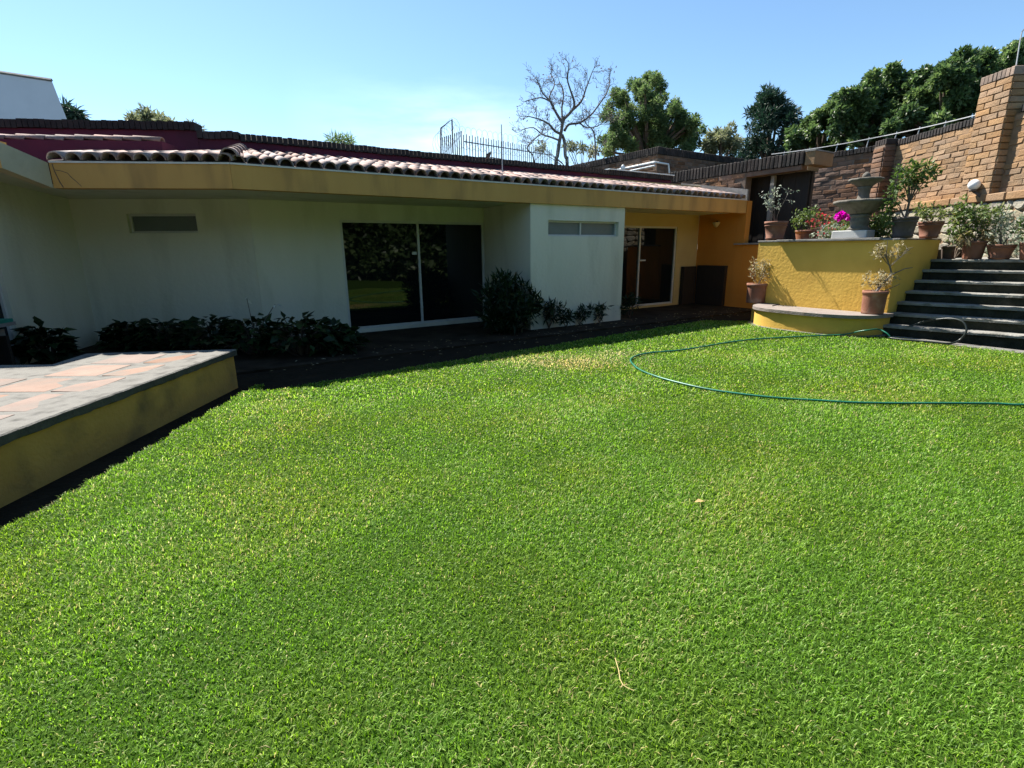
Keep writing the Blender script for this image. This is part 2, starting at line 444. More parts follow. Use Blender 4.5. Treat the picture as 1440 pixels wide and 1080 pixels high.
# lawn sheet
def wob(a, b, n, amp, seed):
    g = random.Random(seed); a = Vector(a[:2]); b = Vector(b[:2]); d = (b - a); nn = Vector((-d.y, d.x)).normalized()
    return [a + d * (i / n) + nn * g.uniform(-amp, amp) for i in range(n)]
LV = 7.4            # far edge of the turf, in the house shade
PT = Vector((-3.45, 6.37))
pl = []
pl += wob((-3.03, -8), (-3.06, 3.0), 75, .04, 1) + wob((-3.06, 3.0), (-3.20, 6.2), 40, .035, 9)
a = W(0.72, 6.5); b = W(10.15, LV)
pl += wob((-3.15, 6.25), (a.x, a.y + .1), 4, .03, 2)
pl += wob((a.x, a.y + .1), (b.x, b.y), 50, .04, 3)
bas = []
BU, BV, BA, BB, BE = 11.1, 5.40, 1.02, 1.22, 2.7
def basin_pt(t, grow=0.0):
    c, s = math.cos(t), math.sin(t)
    return W(BU - (BA + grow) * abs(c) ** (2 / BE), BV + (BB + grow) * math.copysign(abs(s) ** (2 / BE), s))
for i in range(13):
    p = basin_pt(R(80 - i * 13), .05); bas.append(Vector((p.x, p.y)))
pl += bas
c = W(10.68, 4.0); d = W(10.68, -6)
pl += wob((c.x, c.y), (d.x, d.y), 50, .012, 4)
pl += [Vector((W(10.68, -6).x, -8))]
LAWN = [(p.x, p.y) for p in pl]
lb = MB(); n = len(LAWN)
lb.add([(x, y, 0) for x, y in LAWN] + [(x, y, GZ - .02) for x, y in LAWN], [tuple(range(n))] + [(i, (i + 1) % n, n + (i + 1) % n, n + i) for i in range(n)])
props(lb.build('lawn', m_lawn), kind='structure')

def inside(px, py, poly):
    x = np.array([p[0] for p in poly]); y = np.array([p[1] for p in poly])
    r = np.zeros(len(px), bool); j = len(x) - 1
    for i in range(len(x)):
        cnd = ((y[i] > py) != (y[j] > py)) & (px < (x[j] - x[i]) * (py - y[i]) / (y[j] - y[i] + 1e-12) + x[i])
        r ^= cnd; j = i
    return r

# grass: single blades, denser and finer close to where one stands
def grass():
    g = np.random.default_rng(5)
    bands = [(0.6, 1.7, 17000, .0033, .025), (1.7, 2.6, 14500, .0037, .025), (2.6, 3.8, 10500, .0045, .025), (3.8, 5.5, 6400, .0060, .025), (5.5, 8.0, 3200, .0100, .026), (8.0, 12.5, 1700, .0130, .026)]
    Vs, Ts, Rs = [], [], []; off = 0
    for y0, y1, dens, w0, h0 in bands:
        x0, x1 = max(-4.2, -y1 * 1.15 - 1.2), min(11.0, y1 * 1.15 + 2.6)
        n = int(dens * (x1 - x0) * (y1 - y0))
        px = g.uniform(x0, x1, n); py = g.uniform(y0, y1, n)
        # bare, dry patch in the far turf
        k = inside(px, py, LAWN)
        dry = np.exp(-(((px - .75) / .95) ** 2 + ((py - 7.35) / .42) ** 2)) + .8 * np.exp(-(((px - 1.75) / .4) ** 2 + ((py - 8.0) / .25) ** 2))
        k &= g.random(n) > dry * .55
        px, py, dry = px[k], py[k], dry[k]; n = len(px)
        # tufts: lean and height follow a smooth field plus noise
        f = np.sin(px * 2.1 + 1.3 * np.sin(py * 1.7)) + np.sin(py * 2.6 + 1.1 * np.sin(px * 2.3)) + .7 * np.sin(px * 5.3 - py * 4.1)
        az = g.uniform(0, 2 * np.pi, n)
        lean = g.uniform(.25, 1.25, n)
        h = h0 * g.uniform(.55, 1.45, n) * (1 + .10 * f)
        w = w0 * g.uniform(.7, 1.3, n)
        d = np.stack([np.cos(az), np.sin(az), np.zeros(n)], 1)
        s = np.stack([-np.sin(az + g.normal(0, .5, n)), np.cos(az), np.zeros(n)], 1)
        up = np.array([[0, 0, 1.0]])
        b = np.stack([px, py, np.full(n, -.002)], 1)
        m = b + up * (h * .62 * np.cos(lean * .6))[:, None] + d * (h * .62 * np.sin(lean * .6))[:, None]
        t = m + up * (h * .5 * np.cos(lean * 1.5))[:, None] + d * (h * .6 * np.sin(lean * 1.5))[:, None]
        s = s * (w * .5)[:, None]
        v = np.stack([b - s * .8, b + s * .8, m - s, m + s, t], 1).reshape(-1, 3)
        i = np.arange(n)[:, None] * 5
        tr = np.concatenate([i + np.array([[0, 1, 3]]), i + np.array([[0, 3, 2]]), i + np.array([[2, 3, 4]])], 1).reshape(-1, 3)
        rn = np.clip(g.beta(1.5, 1.9, n) * .84 + .03 * f, 0, .84)
        dead = g.random(n) < (.035 + .08 * np.clip(f * .5, 0, 1) + .75 * dry)
        rn[dead] = g.uniform(.88, 1, dead.sum())
        Vs.append(v); Ts.append(tr + off); Rs.append(np.repeat(rn, 3)); off += len(v)
    o = np_mesh('grass', np.concatenate(Vs), np.concatenate(Ts), np.concatenate(Rs), lf_lawn)
    props(o, 'short mown green grass covering the whole lawn', 'grass', kind='stuff')
grass()

# cement path along the house
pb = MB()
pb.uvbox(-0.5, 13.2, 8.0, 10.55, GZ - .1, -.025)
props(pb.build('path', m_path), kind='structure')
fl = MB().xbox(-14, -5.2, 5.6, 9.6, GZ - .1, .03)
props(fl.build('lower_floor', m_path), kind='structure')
# far ground behind the camera side and horizon are the same sheet

# ================================================================== HOUSE
house = thing('house', 'long white single storey house with ochre fascia and clay tiled eave', 'house', (-4.62, 9.63, 0))
FV, DV, D2V = 8.72, 10.59, 10.2
def bdir():
    t = R(83.3); return Vector((math.sin(t), math.cos(t), 0))
BD = bdir(); BN = Vector((-BD.y, BD.x, 0))         # along the short facade, and into the house
DK = W(1.37, DV)                                    # kink of the back wall
FK = Vector((-3.92, 7.78, 0))                       # kink of the fascia
AB = Vector((-6.23, 7.50, 0))                       # fascia corner with the wing
A2 = Vector((-6.31, 6.90, 0))                       # front corner of the wing fascia
WC = Vector((-7.50, 9.285, 0))                      # wall corner with the wing
FZ0, FZ1 = 2.48, 2.80

def wall_holes(p, d, nrm, length, z0, z1, th, holes, name, mat_, parent, back=True):
    """wall whose outer face starts at p, runs along d; nrm points into the wall; holes = (s0, s1, z0, z1)"""
    ss = sorted({0.0, length, *[h[0] for h in holes], *[h[1] for h in holes]})
    zs = sorted({z0, z1, *[h[2] for h in holes], *[h[3] for h in holes]})
    solid = {}
    for i in range(len(ss) - 1):
        for j in range(len(zs) - 1):
            cs, cz = (ss[i] + ss[i + 1]) / 2, (zs[j] + zs[j + 1]) / 2
            solid[i, j] = not any(h[0] < cs < h[1] and h[2] < cz < h[3] for h in holes)
    mb = MB()
    def P(s, z, k): return Vector(p) + d * s + nrm * (th * k) + Vector((0, 0, z))
    for (i, j), ok in solid.items():
        if not ok: continue
        a, b, c_, e = ss[i], ss[i + 1], zs[j], zs[j + 1]
        mb.add([P(a, c_, 0), P(b, c_, 0), P(b, e, 0), P(a, e, 0)], [(0, 1, 2, 3)])
        mb.add([P(a, c_, 1), P(b, c_, 1), P(b, e, 1), P(a, e, 1)], [(3, 2, 1, 0)])
        for di, dj, q in ((-1, 0, ((a, c_), (a, e))), (1, 0, ((b, c_), (b, e))), (0, -1, ((a, c_), (b, c_))), (0, 1, ((a, e), (b, e)))):
            if not solid.get((i + di, j + dj), False):
                (s1, z1_), (s2, z2_) = q
                mb.add([P(s1, z1_, 0), P(s2, z2_, 0), P(s2, z2_, 1), P(s1, z1_, 1)], [(0, 1, 2, 3)])
    me_o = mb.build(name, mat_, parent)
    return me_o

WT = 3.30
# long back wall with the big sliding door (u from 1.37 to 6.6 .. 8)
D1 = (2.93 - 1.37, 6.17 - 1.37, .04, 2.20)
wall_holes(W(1.37, DV), U, V, 6.9 - 1.37, -.1, WT, .18, [D1], 'wall', m_white, house)
# wall of the projecting bay
BL, BR, BKV = 6.16, 8.74, 8.75
def wall_seg(p, d, nrm, length, holes, mat_, z0=-.1, z1=2.66):
    return wall_holes(p, d, nrm, length, z0, z1, .18, holes, 'wall', mat_, house)
W_B = (6.60 - BL, 8.56 - BL, 1.86, 2.17)
wall_seg(W(BL, BKV), U, V, BR - BL, [W_B], m_white)
wall_seg(W(BL, BKV + .18), V, U, DV - BKV - .18, [], m_white)
wall_seg(W(BR, BKV + .18), V, -U, D2V - BKV - .18, [], m_white)
# cream wall with the second sliding door
D2 = (9.6 - 8.75, 12.28 - 8.75, .03, 2.18)
wall_holes(W(8.75, D2V), U, V, 13.2 - 8.75, -.2, WT, .18, [D2], 'wall', m_cream, house)
# short wall facing the patio, with the high window
SB = (WC - DK).length
W_A = (SB - (5.52 + 2.0) + 0, 0, 0, 0)
def s_on_b(x): return (x - WC.x) / BD.x
hA0 = (s_on_b(-6.64), s_on_b(-5.52), 1.95, 2.27)
hA = (hA0[0] + .12, hA0[1] + .12, 1.95, 2.27)
wall_holes(WC - BD * .12, BD, BN, SB - .003 + .12, -.1, WT, .18, [hA], 'wall', m_white, house)
# wing: pier wall coming forward, its far side, then the dark window behind
AD = Vector((.175, -.985, 0)); AN = Vector((-.985, -.175, 0))
wall_holes(WC + AN * .002, AD, AN, 3.6, -.1, 2.80, .18, [(1.86, 3.5, .05, 2.25)], 'wall', m_white, house)

# fascia: three boards, butted
def board(a, b, th, inn, z0a, z1a, z0b, z1b, name, m):
    mb = MB()
    a = Vector(a); b = Vector(b)
    mb.add([a + Vector((0, 0, z0a)), b + Vector((0, 0, z0b)), b + inn * th + Vector((0, 0, z0b)), a + inn * th + Vector((0, 0, z0a)),
            a + Vector((0, 0, z1a)), b + Vector((0, 0, z1b)), b + inn * th + Vector((0, 0, z1b)), a + inn * th + Vector((0, 0, z1a))],
           [(3, 2, 1, 0), (4, 5, 6, 7), (0, 1, 5, 4), (1, 2, 6, 5), (2, 3, 7, 6), (3, 0, 4, 7)])
    return mb.build(name, m, house)
fcs = MB()
FKu = uv(FK)[0]
outer = [A2, AB, FK, W(13.2, FV)]
# long board along U: from the kink to the right end
board(FK, W(13.19, FV), .16, V, FZ0, FZ1, FZ0, FZ1, 'fascia', m_ochre)
ab_in = AB + BD * .01
board(ab_in, FK - BD * .004, .16, BN, FZ0, FZ1, FZ0, FZ1, 'fascia', m_ochre)
m_wingf = mat('grey_stained_fascia', (.40, .36, .24), (.50, .44, .29), 1.6, .85, .004, 40, stain=(.24, .21, .14), stain_scale=2, stain_lo=.5, stain_hi=.8)
ain = Vector((-(A2 - AB).y, (A2 - AB).x, 0)).normalized() * -1
board(AB, A2, .16, ain, FZ0, FZ1, FZ0 + .17, FZ1 + .17, 'fascia', m_wingf)
# front board of the wing, running left out of sight
board(A2 + BD * -.002, A2 - BD * 3.5, .16, BN, FZ0 + .17, FZ1 + .17, FZ0 + .17, FZ1 + .17, 'fascia', m_ochre)
ck = MB()
def crack(pts, w):
    for (x0, z0), (x1, z1) in zip(pts, pts[1:]):
        a_ = AB + BD * x0 + ZV * z0; b_ = AB + BD * x1 + ZV * z1; d_ = (b_ - a_)
        ck.box((a_ + b_) / 2 - BN * .0005, d_ / 2, BN * .001, d_.normalized().cross(BN) * w)
crack([(.05, 2.79), (.06, 2.70), (.08, 2.62), (.10, 2.55), (.13, 2.485)], .006)
crack([(.07, 2.71), (.14, 2.70), (.22, 2.67), (.25, 2.62), (.31, 2.56), (.36, 2.50)], .0035)
ck.build('crack', m_iron, house)
# thin pale cement bead on top of the fascia
mbead = mat('pale_cement_bead', (.55, .52, .46), (.66, .63, .57), 8, .9, .004, 60)
cb = MB()
for a, b in ((AB + BD * .02, FK), (FK, W(13.19, FV))):
    dd = (b - a); nn = Vector((-dd.y, dd.x, 0)).normalized()
    cb.box((a + b) / 2 + nn * .06 + Vector((0, 0, FZ1 + .012)), dd / 2, nn * .075, (0, 0, .0115))
cb.build('bead', mbead, house)

# soffits
sf = MB()
sf.add([*(p + Vector((0, 0, FZ0 + .03)) for p in (FK + V * .02, W(13.2, FV + .15), W(13.2, D2V), W(8.8, D2V), W(8.8, DV), W(1.37, DV)))], [(0, 1, 2, 3, 4, 5)])
sf.add([*(p + Vector((0, 0, FZ0 + .03)) for p in (AB + BN * .15, FK + BN * .02, DK, WC))], [(0, 1, 2, 3)])
sf.add([AB + BN * .15 + Vector((0, 0, FZ0 + .032)), WC + Vector((0, 0, FZ0 + .032)), WC + AN * 3 + Vector((0, 0, FZ0 + .032)), A2 + AN * 3 + Vector((0, 0, FZ0 + .2)), A2 + AN * .1 + Vector((0, 0, FZ0 + .2))], [(0, 1, 2, 3, 4)])
sf.build('soffit', m_white, house)

# roof slab under the tiles (channels)
RZ0, RZ1 = FZ1 + .030, 3.24                 # at the fascia, at the parapet
slope_d = DV - FV
FKs = uv(FK)
rb = MB()
rb.add([FK + Vector((0, 0, RZ0)), W(13.2, FV, RZ0), W(13.2, DV, RZ1), DK + Vector((0, 0, RZ1)),
        FK + Vector((0, 0, RZ0 - .03)), W(13.2, FV, RZ0 - .03), W(13.2, DV, RZ1 - .03), DK + Vector((0, 0, RZ1 - .03))],
       [(0, 1, 2, 3), (7, 6, 5, 4), (0, 4, 5, 1), (1, 5, 6, 2), (2, 6, 7, 3), (3, 7, 4, 0)])
roof = rb.build('roof', m_tileb, house)
roof['label'] = 'clay barrel tile eave over the long facade'
rb2 = MB()
vly = WC - BD * .02
rb2.add([AB + Vector((0, 0, RZ0)), FK + Vector((0, 0, RZ0 + .001)), DK + Vector((0, 0, RZ1 - .03)), vly + Vector((0, 0, RZ1 - .10)),
         AB + Vector((0, 0, RZ0 - .03)), FK + Vector((0, 0, RZ0 - .03)), DK + Vector((0, 0, RZ1 - .06)), vly + Vector((0, 0, RZ1 - .13))],
        [(0, 1, 2, 3), (7, 6, 5, 4), (0, 4, 5, 1), (1, 5, 6, 2), (2, 6, 7, 3), (3, 7, 4, 0)])
roof2 = rb2.build('roof', m_tileb, house)
roof2['label'] = 'clay barrel tile eave over the short facade'
# wing roof: a plain dark magenta slope
rw = MB()
rw.add([A2 + Vector((0, 0, FZ1 + .16)), AB + Vector((0, 0, FZ1 - .01)), WC + Vector((0, 0, FZ1 + .12)), WC - BD * 4 + Vector((0, 0, FZ1 + .3)), A2 - BD * 4 + Vector((0, 0, FZ1 + .16))], [(0, 1, 2, 3, 4)])
rw.build('wing_roof', m_magenta, house)

def tile_mesh(name, length, r0, r1, th=.016, seg=8, seed=0):
    """barrel cover tile, mouth at y=0 (radius r0), tail at y=length (radius r1), arch up"""
    g = random.Random(seed)
    vs = []; fs = []
    for (y, r) in ((0, r0), (length, r1)):
        for rr in (r, r - th):
            for k in range(seg + 1):
                a = math.pi * k / seg
                vs.append((math.cos(a) * rr, y + g.uniform(-.004, .004), math.sin(a) * rr * 1.0))
    m = seg + 1
    for k in range(seg):
        fs += [(k, k + 1, 2 * m + k + 1, 2 * m + k), (m + k + 1, m + k, 3 * m + k, 3 * m + k + 1),
               (k + 1, k, m + k, m + k + 1), (2 * m + k, 2 * m + k + 1, 3 * m + k + 1, 3 * m + k)]
    fs += [(0, 2 * m, 3 * m, m), (seg, m + seg, 3 * m + seg, 2 * m + seg)]
    me = bpy.data.meshes.new(name); me.from_pydata(vs, [], fs); me.update()
    bm = bmesh.new(); bm.from_mesh(me); bmesh.ops.recalc_face_normals(bm, faces=bm.faces); bm.to_mesh(me); bm.free()
    for p in me.polygons: p.use_smooth = len(p.vertices) == 4 and abs(p.normal.y) < .5
    me.materials.append(m_tile)
    return me
TM = [tile_mesh('roof_tile', .60, .102 + .004 * (i % 2), .082, seed=i) for i in range(4)]
def lay_tiles(roof_o, p0, d, nrm, length, pitch, rows, expo, clip, z1):
    ang = math.atan2(z1 - RZ0, slope_d)
    upv = nrm * math.cos(ang) + Vector((0, 0, math.sin(ang)))
    nz = Vector((0, 0, 1)) * math.cos(ang) - nrm * math.sin(ang)
    n = int(length / pitch)
    mb = MB()
    for i in range(n):
        s = (i + .5) * pitch
        for r in range(rows):
            ctr = p0 + d * (s + rng.uniform(-.008, .008)) + upv * (-.005 + r * expo + rng.uniform(-.02, .02)) + Vector((0, 0, RZ0 + .002)) + nz * .010
            if not clip(p0 + d * s + nrm * (r * expo * math.cos(ang) + .1)): continue
            tilt = upv * 1 + nz * .035
            yv = (tilt + d * rng.uniform(-.02, .02)).normalized()
            xv = (d - yv * d.dot(yv)).normalized()
            zv = xv.cross(yv)
            m4 = Matrix((xv, yv, zv)).transposed().to_4x4(); m4.translation = ctr
            place_mesh('roof_tile', rng.choice(TM), roof_o, m4)
        # channel between two covers, seen as the pale mortar tongue under each pair
    return
HIPD = (DK - FK).normalized(); HIPN = Vector((HIPD.y, -HIPD.x, 0))
if HIPN.dot(U) < 0: HIPN = -HIPN
VALD = (WC - AB).normalized(); VALN = Vector((VALD.y, -VALD.x, 0))
if VALN.dot(BD) < 0: VALN = -VALN
LC = 13.12 - FKu
lay_tiles(roof, W(FKu, FV), U, V, LC, .2165, 4, .49, lambda p: (p - FK).dot(HIPN) > -.02, RZ1)
lay_tiles(roof2, AB, BD, BN, (FK - AB).length + .9, .2165, 4, .49, lambda p: (p - FK).dot(HIPN) < .02 and (p - AB).dot(VALN) > .05 and not ((p - AB).dot(BN) > .80 and p.x < -5.05), RZ1 - .05)
# added dark strip standing in for the deep shade inside the tile mouths
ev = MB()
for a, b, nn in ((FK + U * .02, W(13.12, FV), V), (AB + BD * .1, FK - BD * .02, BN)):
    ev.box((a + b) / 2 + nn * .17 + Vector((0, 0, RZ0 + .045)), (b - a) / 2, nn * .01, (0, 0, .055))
ev.build('eave_shade_strip', m_tileb, house)
# hip tiles over the kink
for i in range(5):
    t = i / 4.6
    p = FK.lerp(DK, t * .95); z = RZ0 + (RZ1 - RZ0) * t * .95 + .075
    yv = (DK - FK + Vector((0, 0, RZ1 - RZ0))).normalized(); xv = yv.cross(Vector((0, 0, 1))).normalized(); zv = xv.cross(yv)
    m4 = Matrix((xv, yv, zv)).transposed().to_4x4() @ Matrix.Scale(1.12, 4); m4.translation = p + Vector((0, 0, z))
    place_mesh('ridge_tile', rng.choice(TM), roof2, m4)

# parapets: magenta faces with a dark brick coping
def parapet(a, b, inn, z0, z1, cop, name='parapet', m=m_magenta, th=.2):
    mb = MB(); dd = (b - a)
    mb.box((a + b) / 2 + inn * (th / 2) + Vector((0, 0, (z0 + z1 - cop) / 2)), dd / 2, inn * (th / 2), (0, 0, (z1 - cop - z0) / 2))
    o = mb.build(name, m, house)
    cm = MB(); L_ = dd.length; dn = dd.normalized(); n = int(L_ / .085)
    for i in range(n):
        h = rng.uniform(-.008, .008)
        cm.box(a + dn * ((i + .5) * L_ / n) + inn * (th / 2) + Vector((0, 0, z1 - cop / 2 + h)), dn * (L_ / n / 2 - .006), inn * (th / 2 + .05), (0, 0, cop / 2 - .001))
    c = cm.build('coping', m_coping, house); c['kind'] = 'stuff'
parapet(DK + V * .004, W(12.35, DV + .004), V, RZ1 - .2, 3.57, .12)
parapet(WC - BD * 4.0 + BN * .004, WC + BD * 2.22 + BN * .004, BN, 2.6, 3.74, .13)
parapet(WC + BD * 2.226 + BN * .004, DK + BN * .004, BN, RZ1 - .2, 3.60, .12)
# lower magenta wall in front, with its own row of cap tiles
a = AB - BD * 4.5 + BN * .95; b = AB + BD * 1.04 + BN * .95
mw = MB(); mw.box((a + b) / 2 + BN * .48 + Vector((0, 0, 2.98)), (b - a) / 2, BN * .48, (0, 0, .28))
mw.build('parapet_wall', m_magenta, house)
n = 13
for i in range(n):
    p = b - BD * (.02 + i * .27)
    yv = (-BD + Vector((0, 0, .10)) + BN * .06).normalized(); xv = yv.cross(Vector((0, 0, 1))).normalized(); zv = xv.cross(yv)
    m4 = Matrix((xv, yv, zv)).transposed().to_4x4() @ Matrix.Scale(.70, 4)
    m4 = Matrix.Translation(p + BN * .07 + Vector((0, 0, 3.255 + rng.uniform(-.006, .006)))) @ m4
    place_mesh('cap_tile', rng.choice(TM), house, m4)
# cement gable kerb at the right end of the tiles
gk = MB()
gk.add([W(13.14, FV - .02, FZ1 + .01), W(13.2, FV - .02, FZ1 + .01), W(13.2, 10.9, FZ1), W(13.14, 10.9, FZ1), W(13.14, FV - .02, 3.08), W(13.2, FV - .02, 3.08), W(13.2, 10.9, 3.46), W(13.14, 10.9, 3.46)],
       [(3, 2, 1, 0), (4, 5, 6, 7), (0, 1, 5, 4), (1, 2, 6, 5), (2, 3, 7, 6), (3, 0, 4, 7)])
gk.build('gable_kerb', m_concrete, house)
# pale flashing on the far end of the parapet
fs_ = MB(); fs_.uvbox(9.9, 12.4, DV - .06, DV + .26, 3.575, 3.60); fs_.build('flashing', m_pipe, house)

# sliding doors and windows: frame > panes, handle
def glazing(name, p, d, inn, s0, s1, z0, z1, mulls, fw, rec, label, handle=None, gm=None):
    fr = MB(); cz = (z0 + z1) / 2
    def P(s, z, k): return Vector(p) + d * s + inn * k + Vector((0, 0, z))
    for s in (s0 + fw / 2, s1 - fw / 2): fr.box(P(s, cz, rec), d * (fw / 2), inn * .03, (0, 0, (z1 - z0) / 2))
    for z in (z0 + fw / 2, z1 - fw / 2): fr.box(P((s0 + s1) / 2, z, rec + .001), d * ((s1 - s0) / 2 - fw), inn * .03, (0, 0, fw / 2))
    for s in mulls: fr.box(P(s, cz, rec + .002), d * (fw * .5), inn * .028, (0, 0, (z1 - z0) / 2 - fw))
    f = fr.build(name, m_frame, house, bevel=.003); f['label'] = label
    es = [s0 + fw, *mulls, s1 - fw]
    for i in range(len(es) - 1):
        a = es[i] + (fw * .5 if i else 0); b = es[i + 1] - (fw * .5 if i < len(es) - 2 else 0)
        g = MB().box(P((a + b) / 2, cz, rec + .012), d * ((b - a) / 2 + .004), inn * .004, (0, 0, (z1 - z0) / 2 - fw + .004))
        g.build('glass_pane', gm or m_glass, f)
    if handle is not None:
        h = MB(); h.box(P(handle[0], handle[1], rec - .05), d * handle[2], inn * .012, (0, 0, handle[3])); h.box(P(handle[0] - handle[2] * .7, handle[1], rec - .03), d * .01, inn * .02, (0, 0, .01))
        h.build('handle', m_frame, f, bevel=.003)
    return f
glazing('sliding_door', W(1.37, DV), U, V, *D1, [4.56 - 1.37], .05, .05, 'large two pane sliding glass door', handle=(4.56 - 1.37 - .12, 1.55, .05, .03))
glazing('sliding_door', W(8.75, D2V), U, V, *D2, [10.83 - 8.75], .05, .05, 'narrower sliding glass door beside the bay', handle=(10.83 - 8.75 + .1, 1.28, .11, .02))
glazing('window', W(BL, BKV), U, V, *W_B, [7.52 - BL], .035, .10, 'high slot window in the projecting bay', gm=m_frost)
glazing('window', WC, BD, BN, *hA0, [], .035, .10, 'high slot window facing the patio', gm=m_frost)
glazing('window', WC + AN * .002, AD, AN, 1.86, 3.5, .05, 2.25, [], .04, .08, 'dark tall window in the wing wall')

# vent hole and lamp
sl = thing('wall_lamp', 'small brass wall lamp on the orange recess wall', 'lamp', onU(1010, 316, 13.2))
p = onU(1010, 316, 13.18)
m_shade = mat('amber_lamp_shade', (.55, .42, .20), (.62, .48, .26), 9, .5)
MB().lathe(p - U * .09 + Vector((0, 0, -.07)), [(.03, 0), (.07, .05), (.10, .11), (.105, .13), (.09, .135)], 14).build('shade', m_shade, sl, True)
MB().uvbox(*(lambda t: (t[0] - .06, t[0] + .018, t[1] - .03, t[1] + .03, t[2] + .06, t[2] + .10))(uv(p))).build('bracket', m_iron, sl)

# ================================================================== ORANGE RECESS WALL, PORCH
ow = thing('terrace_wall', 'orange plastered wall under a stone sill at the house end', 'wall', W(13.2, 9.0))
MB().uvbox(13.2, 13.4, 7.5, 8.70, -.2, 1.66).build('wall', m_orange, ow)
MB().uvbox(13.203, 13.4, 8.96, D2V, -.2, 2.6).build('wall', m_orange, ow)
MB().uvbox(13.2, 13.4, 8.703, 8.957, -.2, 2.795).build('pillar', m_orange, ow)
MB().uvbox(13.12, 13.5, 7.5, 8.697, 1.664, 1.71).build('sill', m_concrete, ow, bevel=.008)
MB().uvbox(13.10, 13.198, 8.70, 8.95, 1.664, 1.70).build('sill', m_concrete, ow, bevel=.008)

cab = thing('corner_cabinet', 'low dark brown wooden cabinet filling the corner of the orange recess', 'cabinet', W(13.0, 9.8))
MB().uvbox(13.08, 13.198, 9.12, 10.06, -.02, 1.10).build('door_panel', m_wood, cab, bevel=.004)
MB().uvbox(12.52, 13.07, 10.06, 10.18, -.02, 1.07).build('door_panel', m_wood, cab, bevel=.004)

def brick_mesh(name, l, h, dp, m, seed, jit=.006):
    g = random.Random(seed)
    bm = bmesh.new()
    bmesh.ops.create_cube(bm, size=1)
    for v in bm.verts:
        v.co = Vector((v.co.x * l + g.uniform(-jit, jit), v.co.y * dp, v.co.z * h + g.uniform(-jit, jit)))
        if v.co.y < 0: v.co.y += g.uniform(-jit, jit) * .8
    bmesh.ops.bevel(bm, geom=list(bm.edges), offset=min(l, h, dp) * .12, segments=1, affect='EDGES')
    me = bpy.data.meshes.new(name); bm.to_mesh(me); bm.free()
    me.materials.append(m)
    return me
def frame_m(xv, yv, zv, t):
    m4 = Matrix((xv, yv, zv)).transposed().to_4x4(); m4.translation = t
    return m4
def brick_face(parent, p, d, inn, length, z0, z1, meshes, pitch_l, pitch_h, proud=.012, name='brick', keep=None, zslope=0.0):
    """rows of single bricks on a face; inn points into the wall"""
    rows = int(round((z1 - z0) / pitch_h)); ph = (z1 - z0) / rows
    for r in range(rows):
        off = (0, .5, .22, .71)[r % 4] * pitch_l
        n = int(length / pitch_l) + 2
        for i in range(n):
            s = (i - .5) * pitch_l + off + rng.uniform(-.02, .02)
            if s < pitch_l * .42 or s > length - pitch_l * .42: continue
            z = z0 + (r + .5) * ph + rng.uniform(-.006, .006)
            if keep and not keep(s, z): continue
            a = rng.uniform(-.018, .018)
            xv = (d * math.cos(a) + ZV * math.sin(a)); zv = (ZV * math.cos(a) - d * math.sin(a))
            place_mesh(name, rng.choice(meshes), parent, frame_m(xv, inn, zv, Vector(p) + d * s + ZV * z - inn * (proud + rng.uniform(-.006, .008)) + inn * .03))
BM_L = [brick_mesh('brick', .345, .104, .06, m_brick, i, .013) for i in range(6)]
BM_D = [brick_mesh('brick', .40, .112, .06, m_brickd, 10 + i, .012) for i in range(5)]
m_capb = mat('grey_brown_cap_brick', (.17, .115, .085), (.27, .20, .155), 4, .9, .01, 40, objvar=.25, stain=(.10, .08, .07), stain_scale=2.5, stain_lo=.5, stain_hi=.75)
SMC = [brick_mesh('coping_brick', .092, .17, .44, m_capb, 25 + i, .006) for i in range(3)]
SM = [brick_mesh('coping_brick', .092, .30, .26, m_coping, 20 + i, .006) for i in range(4)]

# porch beam: brick wall carried over the dark porch, soldier course on top
pw_ = thing('porch_wall', 'dark brick wall with upright brick coping over the shaded porch', 'wall', W(13.4, 9.5))
BZ = 3.85
MB().uvbox(13.43, 13.70, 8.98, 12.2, 1.7, BZ - .31).build('mortar', m_mortard, pw_)
MB().uvbox(13.43, 13.70, 7.5, 8.977, BZ - .42, BZ - .31).build('lintel', m_brickd, pw_)
brick_face(pw_, W(13.43, 8.98), V, U, 3.2, 2.95, BZ - .32, BM_D, .43, .118)
n = int((12.2 - 7.45) / .108)
for i in range(n):
    v_ = 7.45 + (i + .5) * .108
    place_mesh('coping_brick', rng.choice(SM), pw_, frame_m(V, U, ZV, W(13.53, v_, BZ - .155 + rng.uniform(-.008, .008))) @ Matrix.Rotation(rng.uniform(-.03, .03), 4, 'Y'))
MB().uvbox(13.44, 14.3, 7.20, 7.44, BZ - .33, BZ - .02).build('beam_end', m_brick, pw_, bevel=.01)
MB().uvbox(13.42, 14.3, 7.19, 7.45, BZ - .018, BZ + .012).build('cap_slab', m_concrete, pw_)
prf = thing('porch', 'shaded porch with dark timber boarding behind the potted plants', 'porch', W(15, 9))
MB().uvbox(13.72, 14.25, 7.5, 12.0, BZ - .40, BZ - .2).build('roof_slab', m_concrete, prf)
BOARD = brick_mesh('board', .176, 2.0, .03, m_wood, 77, .002)
for i in range(9):
    place_mesh('board', BOARD, prf, frame_m(V, U, ZV, W(13.95 + (i % 2) * .008, 7.62 + i * .18, 2.5)))
MB().uvbox(14.0, 14.1, 7.5, 9.3, 1.5, BZ - .41).build('back_panel', m_wood, prf)
MB().uvbox(13.75, 13.85, 8.36, 8.46, 1.55, BZ - .43).build('post', m_concrete, prf)

